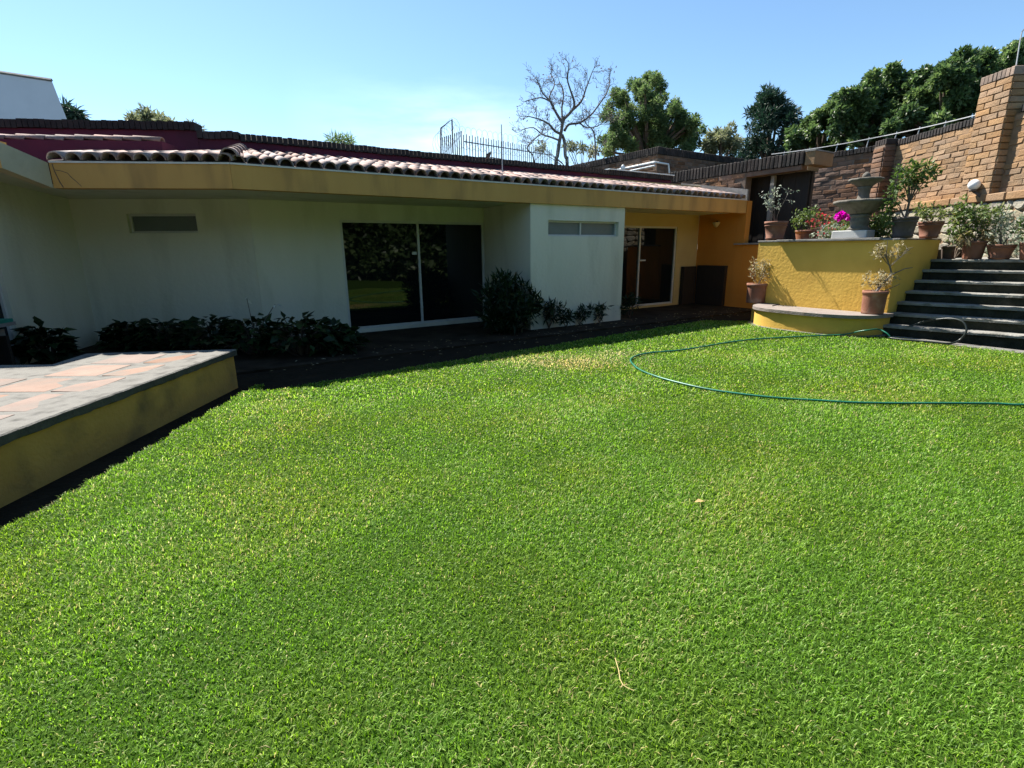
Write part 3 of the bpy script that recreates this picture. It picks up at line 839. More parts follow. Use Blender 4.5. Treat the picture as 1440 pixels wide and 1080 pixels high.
# ================================================================== PLANTER WITH CASCADE LIP AND BASIN
pl_ = thing('fountain_planter', 'yellow raised planter wall with stone spill lip and half round basin', 'planter', W(11.1, 5.4))
PU, PZ = 11.1, 1.70
MB().uvbox(PU, PU + .28, 4.25, 6.95, -.1, PZ - .003).build('front_wall', m_yellow, pl_)
MB().uvbox(PU + .283, 12.95, 4.25, 4.50, -.1, PZ).build('side_wall', m_yellow2, pl_)
MB().uvbox(PU + .283, 13.1, 6.70, 6.95, -.1, PZ - .02).build('side_wall', m_yellow2, pl_)
MB().uvbox(PU - .085, PU + .36, 4.53, 6.50, PZ + .002, PZ + .045).build('spill_lip', m_concrete, pl_, bevel=.006)
MB().uvbox(PU - .012, PU + .30, 6.503, 6.97, PZ + .001, PZ + .035).build('cap_slab', m_concrete, pl_, bevel=.006)
MB().uvbox(PU - .010, PU + .30, 4.235, 4.527, PZ + .001, PZ + .028).build('cap_slab', m_concrete, pl_, bevel=.004)
MB().uvbox(PU + .303, 12.97, 4.24, 4.52, PZ + .003, PZ + .026).build('cap_slab', m_terra, pl_, bevel=.004)
# water and soil inside
MB().uvbox(PU + .29, 13.1, 4.51, 6.69, 1.2, 1.60).build('soil', m_soil, pl_)
# basin
RIMZ = .385
bm_ = MB()
ts = [R(90 - i * 180 / 40) for i in range(41)]
op = [basin_pt(t) for t in ts]; ip = [basin_pt(t, -.16) for t in ts]
k = len(op)
vs = [p + ZV * -.1 for p in op] + [p + ZV * (RIMZ - .062) for p in op] + [p + ZV * (RIMZ - .062) for p in ip] + [p + ZV * -.1 for p in ip]
fs = []
for i in range(k - 1):
    for a in range(3):
        fs.append((a * k + i, a * k + i + 1, (a + 1) * k + i + 1, (a + 1) * k + i))
bm_.add(vs, fs)
ba = bm_.build('basin_wall', m_yellow2, pl_, smooth=False)
rm = MB()
op = [basin_pt(t, .045) for t in ts]; ip = [basin_pt(t, -.30) for t in ts]
for lst in (op, ip):
    for i, p in enumerate(lst):
        lst[i] = p + U * rng.uniform(-.006, .006)
vs = [p + ZV * (RIMZ - .060) for p in op] + [p + ZV * RIMZ for p in op] + [p + ZV * RIMZ for p in ip] + [p + ZV * (RIMZ - .060) for p in ip]
fs = []
for i in range(k - 1):
    for a in range(3):
        fs.append((a * k + i, a * k + i + 1, (a + 1) * k + i + 1, (a + 1) * k + i))
    fs.append((3 * k + i, 3 * k + i + 1, i + 1, i))
m_rim = mat('pinkish_stone_rim', (.17, .135, .115), (.27, .235, .21), 5, .9, .012, 40, stain=(.11, .095, .08), stain_scale=5, stain_lo=.5, stain_hi=.8)
rm.add(vs, fs); rm.build('basin_rim', m_rim, pl_)
wt = MB(); ip2 = [basin_pt(t, -.2) for t in ts]
wt.add([p + ZV * (RIMZ - .02) for p in ip2], [tuple(range(k))]); wt.build('basin_fill', m_rim, pl_)
ke = MB(); ko = [basin_pt(t, .11) for t in ts]
ke.add([p + ZV * .012 for p in ko] + [p + ZV * .012 for p in ip2], [(i, i + 1, k + i + 1, k + i) for i in range(k - 1)])
ke.build('base_strip', m_border, pl_)

# terrace floor behind the planter
props(MB().uvbox(13.45, 18.5, 4.6, 13, -.1, 1.50).build('terrace_floor', m_path), kind='structure')

# ================================================================== STEPS
st = thing('stone_steps', 'flight of dark weathered stone steps beside the yellow planter', 'steps', W(11.5, 2.5))
SU, TR, RI = 10.86, .30, .19
SROT = math.tan(R(11))
def SP(u, v, z): return W(u + (4.247 - v) * SROT, v, z)
def rough_slab(u0, u1, v0, v1, z0, z1, seed):
    g = random.Random(seed); mb = MB(); n = 60; vs = []; c = 0
    for i in range(n + 1):
        v_ = v0 + (v1 - v0) * i / n
        c = .7 * c + g.uniform(-.010, .010); b = g.uniform(-.006, .006)
        ch = .018 if g.random() < .12 else 0
        vs += [SP(u0 + .03, v_, z0), SP(u0 + c + ch, v_, z0 + .004), SP(u0 + c + ch, v_, z1 + b - .012), SP(u0 + c + .014, v_, z1 + b), SP(u1, v_, z1)]
    fs = []
    for i in range(n):
        for a in range(4): fs.append((i * 5 + a, (i + 1) * 5 + a, (i + 1) * 5 + a + 1, i * 5 + a + 1))
    return mb.add(vs, fs)
for i in range(7):
    z1 = (i + 1) * RI; u0 = SU + i * TR
    t_o = rough_slab(u0, u0 + (TR + .05 if i < 6 else 2.6), -2.5, 4.247, z1 - .05, z1, 30 + i).build('tread', m_step, st)
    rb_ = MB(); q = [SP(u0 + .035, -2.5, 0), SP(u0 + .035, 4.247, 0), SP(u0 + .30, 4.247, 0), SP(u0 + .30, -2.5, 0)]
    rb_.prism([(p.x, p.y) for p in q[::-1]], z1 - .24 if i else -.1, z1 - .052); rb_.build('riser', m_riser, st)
props(MB().uvbox(10.60, 10.90, -6, 4.0, -.1, .010).build('kerb_strip', m_border), kind='structure')

# ================================================================== STONE RETAINING WALL AND BRICK BOUNDARY WALL
SX = 10.45
rw_ = thing('stone_retaining_wall', 'pale rubble stone wall behind the pots on the step landing', 'wall', (SX + .2, 12, 1.2))
Y0s, Y1s = 8.6, 15.6
MB().xbox(SX + .022, SX + .5, Y0s, Y1s, .6, 2.50).build('mortar', m_mortar, rw_)
gsy, gsz = 24, 6
gp = {}
for i in range(gsy + 1):
    for j in range(gsz + 1):
        sh = .5 * (j % 2)
        gp[i, j] = (Y0s + (Y1s - Y0s) * min(1, max(0, (i + sh * .6 + rng.uniform(-.25, .25)) / gsy)), 1.25 + (2.50 - 1.25) * min(1, max(0, (j + (rng.uniform(-.22, .22) if 0 < j < gsz else 0)) / gsz)))
for i in range(gsy):
    for j in range(gsz):
        q = [gp[i, j], gp[i + 1, j], gp[i + 1, j + 1], gp[i, j + 1]]
        cy = sum(a for a, b in q) / 4; cz = sum(b for a, b in q) / 4
        q2 = []
        for a in range(4):
            y1_, z1_ = q[a]; y2_, z2_ = q[(a + 1) % 4]
            q2 += [(y1_ * .75 + y2_ * .25, z1_ * .75 + z2_ * .25), (y1_ * .25 + y2_ * .75, z1_ * .25 + z2_ * .75)]
        pr = rng.uniform(.0, .05)
        mb = MB(); vs = []
        for sc_, xx in ((.97, SX + .06), (.95, SX + .015 - pr * .6), (.72, SX - .012 - pr * .6)):
            for y_, z_ in q2:
                vs.append((xx + (rng.uniform(-.008, .008) if xx < SX else 0), cy + (y_ - cy) * sc_, cz + (z_ - cz) * sc_))
        fs = [tuple(range(16, 24))]
        for r in range(2):
            for a in range(8): fs.append((r * 8 + a, r * 8 + (a + 1) % 8, (r + 1) * 8 + (a + 1) % 8, (r + 1) * 8 + a))
        mb.add(vs, fs); mb.build('stone', m_stone, rw_)
# brick ledge on top of the stones
LEDGE = brick_mesh('ledge_tile', .44, .16, .42, m_brick, 91, .008)
for i in range(15):
    place_mesh('ledge_tile', LEDGE, rw_, frame_m(Vector((0, 1, 0)), Vector((1, 0, 0)), ZV, Vector((SX + .14 + rng.uniform(-.01, .01), Y0s + .25 + i * .47, 2.585 + rng.uniform(-.006, .006)))))

bw = thing('brick_garden_wall', 'sunlit ochre brick boundary wall with tall pier on the right', 'wall', (10.8, 12, 2.6))
BX = 10.62
MB().xbox(BX, BX + .25, 8.6, 15.7, 2.5, 4.24).build('mortar', m_mortar, bw)
DY = Vector((0, 1, 0)); DX = Vector((1, 0, 0))
brick_face(bw, Vector((BX, 8.6, 0)), DY, DX, 7.05, 2.66, 4.22, BM_L, .365, .119, keep=lambda s, z: not (8.6 + s > 11.75 and 8.6 + s < 12.75))
SM2 = [brick_mesh('coping_brick', .085, .15, .30, m_coping, 50 + i, .005) for i in range(3)]
for i in range(int(7.1 / .095)):
    y_ = 8.6 + (i + .5) * .095
    if 11.75 < y_ < 12.75: continue
    place_mesh('coping_brick', rng.choice(SM2), bw, frame_m(DY, DX, ZV, Vector((BX + .12, y_, 4.32 + rng.uniform(-.008, .008)))))
# tall pier
PX0, PY0, PY1, PZ1 = 10.42, 11.86, 12.64, 4.98
MB().xbox(PX0 + .02, BX + .3, PY0 + .02, PY1 - .02, 2.5, PZ1).build('pier_core', m_mortar, bw)
PB = [brick_mesh('brick', .36, .112, .06, m_brick, 60 + i, .008) for i in range(4)]
rows = int((PZ1 - 2.66) / .128)
for r in range(rows):
    z = 2.66 + (r + .5) * (PZ1 - 2.66) / rows
    sp = (.39, .39) if r % 2 else (.19, .39, .19)
    s = PY0
    for w_ in sp:
        c_ = s + w_ / 2; s += w_
        place_mesh('brick', rng.choice(PB), bw, frame_m(DY * (w_ / .39), DX, ZV, Vector((PX0 + .018 + rng.uniform(-.006, .006), c_, z))))
    place_mesh('brick', rng.choice(PB), bw, frame_m(DX * (.42 / .39), DY, ZV, Vector((PX0 + .21, PY0 + .02, z))))
for i in range(8):
    place_mesh('coping_brick', rng.choice(SMC), bw, frame_m(DY, DX, ZV, Vector((PX0 + .20, PY0 + .04 + i * .1, PZ1 + .085))))
# far pilaster
MB().xbox(10.30, BX + .1, 15.30, 15.72, 1.5, 4.28).build('pier_core', m_mortard, bw)
for r in range(20):
    z = 1.6 + (r + .5) * .132
    place_mesh('brick', rng.choice(BM_D), bw, frame_m(DY, DX, ZV, Vector((10.30, 15.51, z))))
    place_mesh('brick', rng.choice(BM_D), bw, frame_m(DX * .8, DY, ZV, Vector((10.46, 15.30, z))))
for i in range(5):
    place_mesh('coping_brick', rng.choice(SM2), bw, frame_m(DY, DX, ZV, Vector((10.46, 15.32 + i * .095, 4.36))))

# brick wall at the back of the terrace
kb = W(17.5, 7.5)
w1 = thing('terrace_brick_wall', 'weathered brown brick wall behind the stone fountain', 'wall', W(17.6, 9))
MB().uvbox(17.53, 17.8, 7.3, 12.5, 1.4, 4.22).build('mortar', m_mortard, w1)
brick_face(w1, W(17.53, 7.3), V, U, 3.9, 1.6, 4.2, BM_D, .43, .13)
for i in range(40):
    place_mesh('coping_brick', rng.choice(SM2), w1, frame_m(V, U, ZV, W(17.62, 7.32 + i * .098, 4.30 + rng.uniform(-.008, .008))))

# wire on stakes along the brick walls
fw_ = thing('wire_strand', 'thin wire strand on stakes above the brick boundary wall', 'wire', (10.7, 14, 4.4))
a = onX(1392, 157, BX + .12); b = onX(1244, 191, BX + .12); c_ = onU(1085, 217, 18.5)
pts = [a.lerp(b, i / 8) + Vector((0, 0, -.02 * math.sin(math.pi * i / 8))) for i in range(9)] + [b.lerp(c_, i / 8) + Vector((0, 0, -.04 * math.sin(math.pi * i / 8))) for i in range(1, 9)]
MB().tube(pts, .014, 5).build('wire', m_wire, fw_)
sk = MB()
for p in pts[1::2]: sk.tube([p + Vector((.03, -.02, .05)), p + Vector((0, 0, -.25))], .012, 5)
sk.build('stakes', m_wire, fw_)

# ================================================================== FOUNTAIN, LAMP
fc = onU(1198, 338, 11.42); fc.z = PZ + .045
fn = thing('stone_fountain', 'two tier grey stone fountain with scalloped bowls on a white block', 'fountain', fc)
MB().box(fc + Vector((0, 0, .075)), U * .17, V * .32, (0, 0, .075)).build('base_block', m_whitestone, fn, bevel=.012)
c_ = fc + U * .02 - V * .08
MB().lathe(c_ + Vector((0, 0, .15)), [(.19, 0), (.20, .03), (.165, .06), (.15, .08), (.16, .15), (.17, .18), (.15, .21), (.16, .25), (.20, .29)], 20).build('pedestal', m_stonef, fn, True)
MB().lathe(c_ + Vector((0, 0, .44)), [(.17, 0), (.27, .07), (.40, .17), (.465, .21), (.485, .235), (.47, .265), (.42, .25), (.27, .20), (.12, .19)], 48, .06, 12).build('lower_bowl', m_stonef, fn, True)
MB().lathe(c_ + Vector((0, 0, .61)), [(.13, 0), (.14, .06), (.11, .10), (.095, .2), (.105, .30), (.13, .34)], 18).build('stem', m_stonef, fn, True)
MB().lathe(c_ + Vector((0, 0, .93)), [(.10, 0), (.16, .06), (.25, .11), (.285, .135), (.29, .155), (.275, .17), (.18, .13), (.08, .12)], 40, .06, 10).build('upper_bowl', m_stonef, fn, True)
MB().lathe(c_ + Vector((0, 0, 1.04)), [(.06, 0), (.05, .05), (.075, .09), (.06, .14), (.02, .18)], 14).build('finial', m_stonef, fn, True)

lp = onX(1370, 260, 10.30)
lt = thing('globe_lamp', 'white globe lamp on a dark bracket against the ochre bricks', 'lamp', lp)
MB().lathe(lp, [(.115 * math.cos(R(a)), .115 * math.sin(R(a))) for a in range(-70, 91, 16)][:-1] + [(.005, .115)], 18).build('globe', m_lampg, lt, True)
MB().lathe(lp + Vector((0, 0, -.14)), [(.07, 0), (.085, .03), (.075, .045)], 14).build('socket', m_iron, lt, True)
MB().tube([lp + Vector((0, 0, -.13)), lp + Vector((.05, -.08, -.2)), lp + Vector((.16, -.12, -.32)), lp + Vector((.18, -.12, -.42))], .028, 7).build('bracket', m_iron, lt, True)

# ================================================================== POTS
def pot_prof(rt, rb, h, bands=True):
    p = [(rb, 0), (rb * 1.02, h * .06)]
    if bands: p += [(rb * 1.10, h * .09), (rb * 1.10, h * .15), (rb * 1.05, h * .17)]
    p += [(rt * .92, h * .74)]
    if bands: p += [(rt * .97, h * .76), (rt * .97, h * .80), (rt * .93, h * .82)]
    p += [(rt * .95, h * .86), (rt, h * .87), (rt, h), (rt * .88, h), (rt * .86, h * .90)]
    return p
def stems_from(c, n, h, spread, seed, r=.008, sub=2):
    g = random.Random(seed); mb = MB(); tips = []
    for i in range(n):
        az = g.uniform(0, 6.283); p = Vector(c); d = Vector((math.cos(az) * spread, math.sin(az) * spread, 1)).normalized()
        pts = [p.copy()]
        for s_ in range(4):
            p = p + d * (h / 4 * g.uniform(.8, 1.1)); d = (d + Vector((g.uniform(-.35, .35), g.uniform(-.35, .35), g.uniform(-.05, .25)))).normalized(); pts.append(p.copy())
            if s_ >= 1:
                for _ in range(sub):
                    q = p + Vector((g.uniform(-1, 1), g.uniform(-1, 1), g.uniform(-.1, .8))).normalized() * h * g.uniform(.12, .26)
                    mb.tube([p, p.lerp(q, .5) + Vector((0, 0, .01)), q], [r * .6, r * .45, r * .3], 4, False); tips.append(q)
        tips.append(p.copy())
        mb.tube(pts, [r * (1 - .15 * j) for j in range(len(pts))], 5, False)
    return mb, tips
def potted(p, rt, rb, h, m, label, seed, plant=None, bands=True, name='potted_plant', cat='potted plant'):
    t = thing(name, label, cat, p, 'potted plants round the fountain and steps')
    MB().lathe(p, pot_prof(rt, rb, h, bands), 24).build('pot', m, t, True)
    MB().lathe(p + Vector((0, 0, h * .86)), [(rt * .87, 0), (rt * .6, .012), (.01, .02)], 16).build('soil', m_soil, t)
    top = p + Vector((0, 0, h * .87))
    if plant: plant(t, top, seed)
    return t
def pl_twig(h, spread, n, lf, nl, size, rlo=0.0, rhi=1.0, clump=.07, asp=.45, bark=m_barkg, sub=2, r=.008):
    def f(t, top, seed):
        mb, tips = stems_from(top, n, h, spread, seed, r, sub)
        mb.build('stems', bark, t)
        crown('foliage', [(*q, clump) for q in tips], nl, size, asp, lf, t, seed, rlo=rlo, rhi=rhi)
    return f
def pl_bush(rad, hgt, lf, nl, size, asp=.5, sq=.8, flowers=None, nf=0, fs=.05):
    def f(t, top, seed):
        c_ = top + Vector((0, 0, hgt * .55))
        mb, tips = stems_from(top, 5, hgt * .8, .5, seed, .008, 1); mb.build('stems', m_bark, t)
        cl = clumps_in(c_, rad * .75, rad * .75, hgt * .45, 16, rad * .22, rad * .42, seed)
        crown('foliage', cl, nl, size, asp, lf, t, seed)
        if flowers:
            cl = clumps_in(c_ + Vector((0, 0, hgt * .1)), rad * .8, rad * .8, hgt * .45, 8, rad * .12, rad * .25, seed + 1)
            crown('flowers', cl, nf, fs, .9, flowers, t, seed + 2)
    return f
P1 = W(11.27, 6.70, PZ + .036)
potted(P1, .235, .165, .40, m_pot, 'banded terracotta pot with pale twiggy shrub on the left planter end', 101, pl_twig(.72, .55, 5, lf_sil, 150, .06, clump=.05))
P2 = W(12.35, 6.55, 1.62)
potted(P2, .28, .20, .34, m_pot, 'wide terracotta bowl with red flowers beside the dark porch', 102, pl_bush(.42, .45, lf_pot, 520, .065, flowers=lf_red, nf=60), False)
P3 = onU(1269, 331, 11.42); P3.z = PZ + .03
def p3plant(t, top, seed):
    mb = MB()
    a = top; b = top + Vector((.02, 0, .30)); c_ = top + Vector((-.02, .02, .55))
    mb.tube([a, b, c_], [.022, .018, .014], 6)
    cl = []
    for dx, dz, rr in ((-.42, .42, .17), (-.30, .68, .17), (-.12, .82, .18), (.10, .80, .19), (.30, .86, .15), (.42, .76, .12), (-.05, .62, .14), (-.50, .20, .13), (-.42, .05, .12), (.2, .62, .1)):
        q = top + (U * .55 - V * .835) * dx * .62 + U * rng.uniform(-.12, .12) + Vector((0, 0, dz))
        mb.tube([b if dz > .3 else a, b.lerp(q, .5) + Vector((0, 0, .05)), q], [.012, .009, .005], 5, False); cl.append((*q, rr))
    mb.build('trunk', m_bark, t)
    crown('foliage', cl, 950, .08, .45, lf_pot, t, seed, rhi=.85)
potted(P3, .205, .15, .37, m_potd, 'dark weathered pot with spreading green bush on the right planter end', 103, p3plant)
P4 = onU(1306, 331, 12.35); P4.z = PZ + .027
potted(P4, .205, .14, .31, m_pot, 'terracotta pot with low yellowing plants on the planter side wall', 104, pl_twig(.34, 1.0, 6, lf_pot, 420, .06, rlo=.35, clump=.10))
ld_z = 7 * RI
def landing(px, u=13.0):
    p = onU(px, 366, u); p.z = ld_z; return p
potted(landing(1332, 13.1), .14, .10, .25, m_potd, 'small dark pot at the top of the steps against the yellow wall', 105, pl_twig(.30, .7, 4, lf_pot, 160, .06, clump=.08), False)
def p6plant(t, top, seed):
    pl_twig(.62, .34, 6, lf_pot, 620, .075, rlo=.2, rhi=1, clump=.11)(t, top, seed)
    crown('dry_leaves', [(*(top + Vector((dx, dy, .10))), .14) for dx, dy in ((-.2, 0), (.12, -.1), (.2, .1))], 160, .12, .35, lf_dry, t, seed + 5, droop=.8)
potted(landing(1366), .19, .145, .34, m_pot, 'tall terracotta pot with leafy green bush on the step landing', 106, p6plant, False)
potted(landing(1404), .215, .145, .27, m_pot, 'squat terracotta pot with greyish green shrub on the step landing', 107, pl_twig(.55, .45, 6, lf_sil, 420, .065, clump=.11, rlo=.0, rhi=.75))
potted(landing(1447), .18, .13, .30, m_pot, 'terracotta pot at the right edge of the step landing', 108, pl_twig(.45, .6, 5, lf_pot, 300, .07, clump=.1), False)
B1 = onZ(1061, 424, RIMZ); B1 = W(10.62, 6.42, RIMZ)
B1 = onZ(1062, 425.5, RIMZ)
potted(B1, .215, .19, .43, m_pot, 'terracotta pot with dry pale shrub on the left end of the basin rim', 109, pl_twig(.50, .6, 5, lf_dry, 380, .055, clump=.09), False)
B2 = W(10.80, 4.37, RIMZ)
def b2plant(t, top, seed):
    mb = MB(); a = top
    k = [a, a + Vector((.10, .02, .16)), a + Vector((.28, .05, .34)), a + Vector((.22, .05, .48)), a + Vector((.05, 0, .70))]
    mb.tube(k, [.024, .022, .018, .014, .008], 6)
    mb.tube([k[2], k[2] + Vector((.22, 0, .10)), k[2] + Vector((.36, 0, .12))], [.012, .009, .005], 5)
    mb.tube([a, a + Vector((.18, 0, .06)), a + Vector((.42, 0, .17))], [.012, .009, .005], 5)
    mb.tube([k[3], k[3] + Vector((-.1, 0, .2)), k[3] + Vector((-.12, 0, .45))], [.010, .008, .004], 5)
    mb.build('trunk', m_barkg, t)
    m2, tips = stems_from(top, 6, .42, .7, seed, .006, 2); m3, tips2 = stems_from(k[3], 6, .42, .9, seed + 3, .005, 3)
    m2.v, n0 = m2.v, len(m2.v); m2.add(m3.v, m3.f); m2.build('stems', m_barkg, t)
    crown('foliage', [(*q, .06) for q in tips + tips2 if q.x < top.x + .25], 620, .05, .45, lf_dry, t, seed)
potted(B2, .205, .175, .42, m_pot, 'terracotta pot with bent bonsai like shrub on the right end of the basin rim', 110, b2plant, False)
# bougainvillea and low bushes in the planter bed
def bed_plant(p, label, rad, hgt, seed, lf=lf_pot, nl=700, flowers=None, nf=0, size=.07):
    t = thing('flowering_plant' if flowers else 'low_bush', label, 'plant', p, 'plants in the planter bed')
    pl_bush(rad, hgt, lf, nl, size, flowers=flowers, nf=nf)(t, Vector(p), seed)
bed_plant(W(12.1, 6.0, 1.58), 'pinkish leafy plant behind the spill lip left of the fountain', .34, .45, 121, lf_sil, 420, lf_red, 40)
bg_ = thing('bougainvillea', 'vivid magenta bougainvillea beside the stone fountain pedestal', 'plant', W(11.75, 5.72, 1.6), 'plants in the planter bed')
mb, tips = stems_from(W(11.75, 5.72, 1.6), 4, .42, .5, 5, .006, 1); mb.build('stems', m_bark, bg_)
q = onU(1183, 304, 11.7)
crown('flowers', [(*(q + V * .05), .07), (*(q + V * -.06), .09), (*(q - V * .16 + ZV * .02), .08), (*(q + ZV * .05), .06)], 260, .055, .9, lf_mag, bg_, 8)
crown('foliage', [(*t_, .08) for t_ in tips], 160, .06, .5, lf_pot, bg_, 9)
bed_plant(W(11.9, 4.95, 1.58), 'bright green bush between the fountain and the dark pot', .40, .52, 123, lf_pot, 1100, size=.065)
bed_plant(W(12.6, 5.9, 1.58), 'orange leaved plant behind the fountain bowl', .34, .80, 124, lf_pot, 500, lf_red, 30)
bed_plant(W(12.9, 3.95, ld_z), 'yellow flowering stalks behind the pots near the globe lamp', .30, 1.15, 125, lf_pot, 500, None, 0)
t = thing('wall_plant', 'grey green scrub growing against the rubble stones', 'plant', onX(1420, 340, 10.2))
q = onX(1425, 335, 10.15)
cl = clumps_in(q, .15, .7, .42, 14, .10, .2, 9)
mb, tips = stems_from(Vector((q.x, q.y, ld_z)), 6, .7, .7, 12, .008, 2); mb.build('stems', m_barkg, t)
crown('foliage', cl, 900, .07, .4, lf_sil, t, 33, rhi=.7)

# ================================================================== PATIO
pa = thing('patio', 'raised terracotta tiled patio with grey border and mossy yellow side', 'patio', (-3.45, 4, 0))
PTZ = .43
out_p = [(-3.45, -3), (-3.45, 6.37), (-5.18, 6.19), (-5.06, 5.56), (-14, 5.52), (-14, -3)]
core = [(-3.48, -2.9), (-3.48, 6.34), (-5.15, 6.16), (-5.03, 5.52), (-13.9, 5.48), (-13.9, -2.9)]
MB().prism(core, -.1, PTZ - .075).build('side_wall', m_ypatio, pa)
MB().prism([(x - (.01 if x > -4 else 0), y, ) for x, y in out_p], PTZ - .073, PTZ - .014).build('slab', m_lipd, pa)
inn_p = [(-3.70, -3.0), (-3.70, 6.20), (-5.03, 6.06), (-4.93, 5.40), (-14, 5.36), (-14, -3.0)]
bd = MB(); n = len(out_p)
ov = [(x, y, PTZ) for x, y in out_p]; iv = [(x, y, PTZ) for x, y in inn_p]; obv = [(x + (.004 if x > -4 else 0), y, PTZ - .011) for x, y in out_p]
# split the long edge so that it can be worn
ed = MB(); N = 120; g = random.Random(3)
ex = [(-3.45 + g.uniform(-.007, .007), -3 + 9.37 * i / N) for i in range(N + 1)]
vs = []
es_ = MB(); v2 = []
for x, y in ex:
    vs += [(x, y, PTZ - .010), (x - .012, y, PTZ), (-3.70, y if y < 6.2 else 6.20, PTZ)]
    v2 += [(x - .03, y, PTZ - .078 + g.uniform(-.008, .008)), (x + .001, y, PTZ - .070 + g.uniform(-.008, .008)), (x + .001, y, PTZ - .0105)]
fs = [(i * 3 + a, (i + 1) * 3 + a, (i + 1) * 3 + a + 1, i * 3 + a + 1) for i in range(N) for a in range(2)]
ed.add(vs, fs); ed.build('border', m_border, pa)
es_.add(v2, fs); es_.build('border_edge', m_lipd, pa)
b2 = MB()
for i in range(1, 4):
    b2.add([ov[i], ov[i + 1], iv[i + 1], iv[i], obv[i], obv[i + 1]], [(0, 1, 2, 3), (4, 5, 1, 0)])
b2.build('border', m_border, pa)
gr = MB().add([(x, y, PTZ - .0015) for x, y in inn_p], [tuple(range(len(inn_p)))])
gr.build('grout', m_border, pa)
def tile_ok(x0, x1, y0, y1):
    return y1 < (6.12 if x0 > -5.0 else 5.33)
TLM = {}
for (w_, h_) in ((.30, .50), (.52, .50)):
    TLM[w_] = [brick_mesh('floor_tile', w_, .02, h_, m_terra, 200 + i, .009) for i in range(4)]
row = 0; y_ = 6.08 - .5
while y_ > -.5:
    x_ = -3.765; c0 = 0
    while x_ > -9.5:
        w_ = .30 if c0 == 0 else .52
        if tile_ok(x_ - w_, x_, y_, y_ + .5):
            me = rng.choice(TLM[w_])
            place_mesh('floor_tile', me, pa, frame_m(DX, DY, ZV, Vector((x_ - w_ / 2, y_ + .25, PTZ - .0103 + rng.uniform(-.0012, .0008)))) @ Matrix.Rotation(rng.uniform(-.012, .012), 4, 'Z'))
        x_ -= w_ + rng.uniform(.06, .085); c0 += 1
    y_ -= .5 + rng.uniform(.07, .095); row += 1

# bench with a teal pad in front of the wing window
q = WC + AD * 3.12 - AN * .28
tb = thing('garden_bench', 'bench with teal pad in the shade at the left picture edge', 'bench', q)
MB().box(q + ZV * .72, AD * .62, AN * .16, (0, 0, .022)).build('seat', m_concrete, tb)
MB().box(q + ZV * .765, AD * .60, AN * .15, (0, 0, .022)).build('pad', m_teal, tb)
MB().box(q + ZV * .60, AD * .60, AN * .02, (0, 0, .05)).build('apron', m_concrete, tb)
for k_ in (-.5, .5):
    MB().box(q + AD * k_ + ZV * .30, AD * .025, AN * .1, (0, 0, .27)).build('leg', m_wood, tb)

# ================================================================== SHADED PLANTS ALONG THE HOUSE
def broadleaf(p, rad, h, n, seed, label, size=.18, lf=lf_shade, group='broad leaved plants along the shaded wall'):
    t = thing('broadleaf_plant', label, 'plant', p, group)
    g = np.random.default_rng(seed)
    az = g.uniform(0, 2 * np.pi, n); rr = rad * np.sqrt(g.random(n)); hh = h * (1 - .55 * (rr / rad) ** 2) * g.uniform(.45, 1.05, n)
    pos = np.stack([p[0] + rr * np.cos(az), p[1] + rr * np.sin(az), p[2] + hh], 1)
    ax = np.stack([np.cos(az), np.sin(az), g.uniform(-.7, .5, n)], 1) + g.normal(size=(n, 3)) * .3
    nr = np.array([[0, 0, 1.0]]) + g.normal(size=(n, 3)) * .35
    ln = size * g.uniform(.6, 1.3, n)
    v, tr = leaf_tris(pos, ax, nr, ln, ln * .62, .2)
    np_mesh('foliage', v, tr, np.repeat(g.random(n), 2), lf, t)
    mb = MB()
    for i in range(0, n, 5):
        q = Vector(pos[i]); mb.tube([Vector((p[0] + .25 * (q.x - p[0]), p[1] + .25 * (q.y - p[1]), p[2])), q.lerp(Vector(p), .35) + Vector((0, 0, .06)), q], .008, 4, False)
    mb.build('stems', m_bark, t)
    return t
bl = [((186, 492), .36, .50, 'dark broad leaved plant nearest the wall corner behind the patio'),
      ((236, 493), .46, .50, 'dark broad leaved plant under the slot window behind the patio'),
      ((300, 494), .55, .55, 'dark broad leaved plant behind the far corner of the patio'),
      ((362, 497), .58, .62, 'dark broad leaved plant with two pale lily flowers past the patio corner'),
      ((425, 498), .58, .62, 'tallest dark broad leaved plant left of the sliding door'),
      ((472, 494), .40, .45, 'dark broad leaved plant touching the sliding door frame')]
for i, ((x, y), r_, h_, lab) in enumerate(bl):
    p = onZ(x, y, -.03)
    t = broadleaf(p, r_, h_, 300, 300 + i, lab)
    if i == 3:
        fl_ = [(p + Vector((dx, dy, dz))) for dx, dy, dz in ((-.1, .1, .90), (.35, .1, .80))]
        mb = MB()
        for q in fl_: mb.tube([p + Vector((0, 0, .3)), q], .006, 4)
        mb.build('flower_stems', m_bark, t)
        for k_, q in enumerate(fl_): crown('flower', [(*q, .02)], 2, .10, .5, lf_wht, t, 4 + k_)
broadleaf(Vector((-6.80, 7.42, .03)), .27, .60, 220, 320, 'rounded dark plant standing in front of the white pier', .20)
# big oleander like bush by the bay
p = onZ(716, 468, -.03)
t = thing('tall_bush', 'tall dark narrow leaved bush between the sliding door and the bay', 'bush', p)
mb, tips = stems_from(p, 9, .9, .35, 44, .014, 2); mb.build('stems', m_bark, t)
g = np.random.default_rng(77); n = 2600
cl = clumps_in(p + Vector((0, 0, .58)), .50, .50, .48, 40, .12, .22, 7, -1)
crown('foliage', cl, n, .17, .20, lf_shade, t, 78, droop=-.35)
